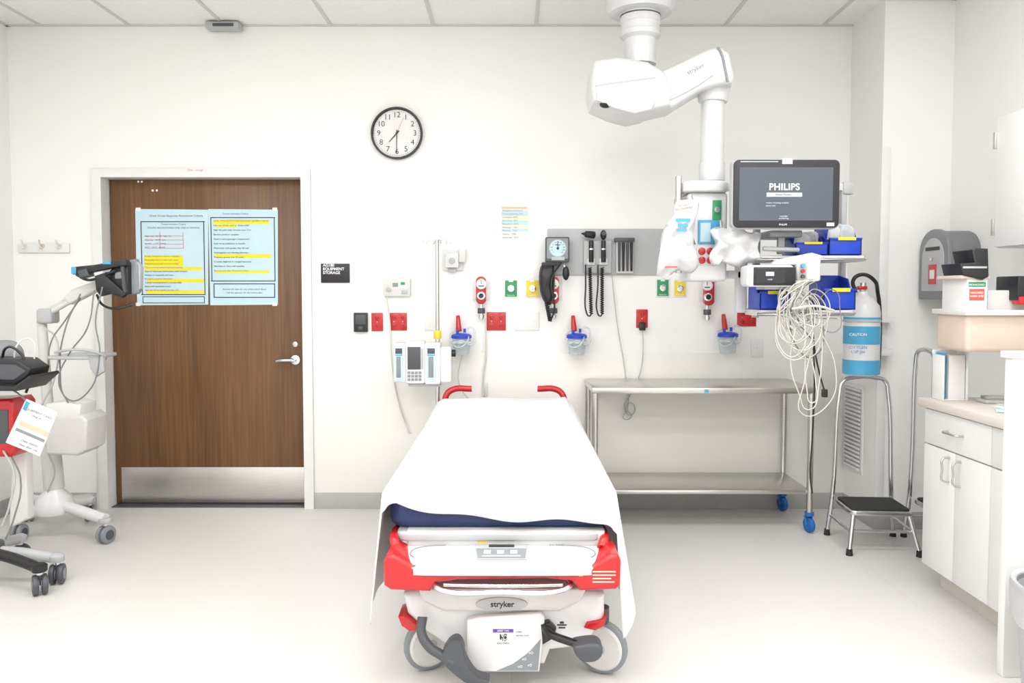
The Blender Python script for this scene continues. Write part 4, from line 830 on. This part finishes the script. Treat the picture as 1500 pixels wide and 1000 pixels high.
pprism('red_module',[(-70,588),(14,584),(20,592),(22,662),(14,670),(-70,668)],3.68,.18,RED,vc,b=.015); pbox('module_panel',-10,600,12,650,3.676,.006,DGREY,vc,.002)
pprism('clipboard',[(8,648),(38,584),(84,604),(58,668)],3.60,.006,PAPER,vc,b=.001)
pprism('clip_dark',[(22,630),(24,626),(66,644),(64,648)],3.5992,.001,MGREY,vc); pprism('clip_orange',[(27,622),(30,615),(72,633),(69,640)],3.5992,.001,PALEO,vc); txt('clip_text','Daily checks\nclean after use',42,652,3.5988,3.6,INKG,vc,rot=R(-22),line=1.3); txt('clip_text_b','EQUIPMENT CARD\nplug in',55,608,3.5988,3.6,INKG,vc,rot=R(-22),line=1.2); pprism('clip_corner',[(38,587),(44,590),(38,602),(33,599)],3.5989,.001,LBLUE,vc)
ptube('clip_lanyard',[(38,586,3.6),(25,575,3.62),(12,568,3.66)],3,.004,GCABLE,vc)
ptube('hang_cable_a',[(2,530,3.7),(12,508,3.66),(24,512,3.66),(40,535,3.66),(44,556,3.66),(38,575,3.66)],3,.006,BLACK,vc); ptube('hang_cable_b',[(20,530,3.7),(26,504,3.7),(38,496,3.72),(48,500,3.72),(50,530,3.72)],3,.004,OFFW,vc); ptube('hang_cable_c',[(5,660,3.68),(20,690,3.66),(14,740,3.68),(3,770,3.7)],3,.005,LGREY,vc); ptube('hang_cable_d',[(15,665,3.7),(30,700,3.7),(20,760,3.72),(8,790,3.74)],3,.004,GCABLE,vc)
pillow('cable_bag',pp([(-20,505),(10,498),(28,505),(36,530),(20,545),(-20,545)],3.8),3.8,.1,GCABLE,vc,seed=3); pprism('grey_chute',[(18,660),(38,655),(40,760),(12,775)],3.84,.06,OFFW,vc,b=.01)
# ---------------------------------------------------------------- convert curves/text
bpy.context.view_layer.update(); dg=bpy.context.evaluated_depsgraph_get()
cv=[o for o in bpy.data.objects if o.type in('CURVE','FONT')]; new=[]
for o in cv:
    me=bpy.data.meshes.new_from_object(o.evaluated_get(dg)); new.append((o,me))
for o,me in new:
    nm=o.name; n=bpy.data.objects.new('tmp',me); col.objects.link(n)
    if o.type=='CURVE':
        for p in me.polygons: p.use_smooth=True
    n.parent=o.parent; n.matrix_parent_inverse=o.matrix_parent_inverse.copy(); n.matrix_basis=o.matrix_basis.copy()
    bpy.data.objects.remove(o,do_unlink=True); n.name=nm
# ---------------------------------------------------------------- world, camera
w=bpy.data.worlds.new('world'); bpy.context.scene.world=w; w.use_nodes=True; w.node_tree.nodes['Background'].inputs[0].default_value=(.9,.95,1,1); w.node_tree.nodes['Background'].inputs[1].default_value=.4
cam=bpy.data.cameras.new('camera'); cam.lens=36*F/1500; cam.sensor_width=36; cam.shift_y=-20/1500; cam.clip_start=.05
co=bpy.data.objects.new('camera',cam); co.location=(0,0,H); co.rotation_euler=(R(90)-T,0,0); col.objects.link(co); bpy.context.scene.camera=co
vs=bpy.context.scene.view_settings; vs.view_transform='Standard'; vs.look='None'; vs.exposure=0
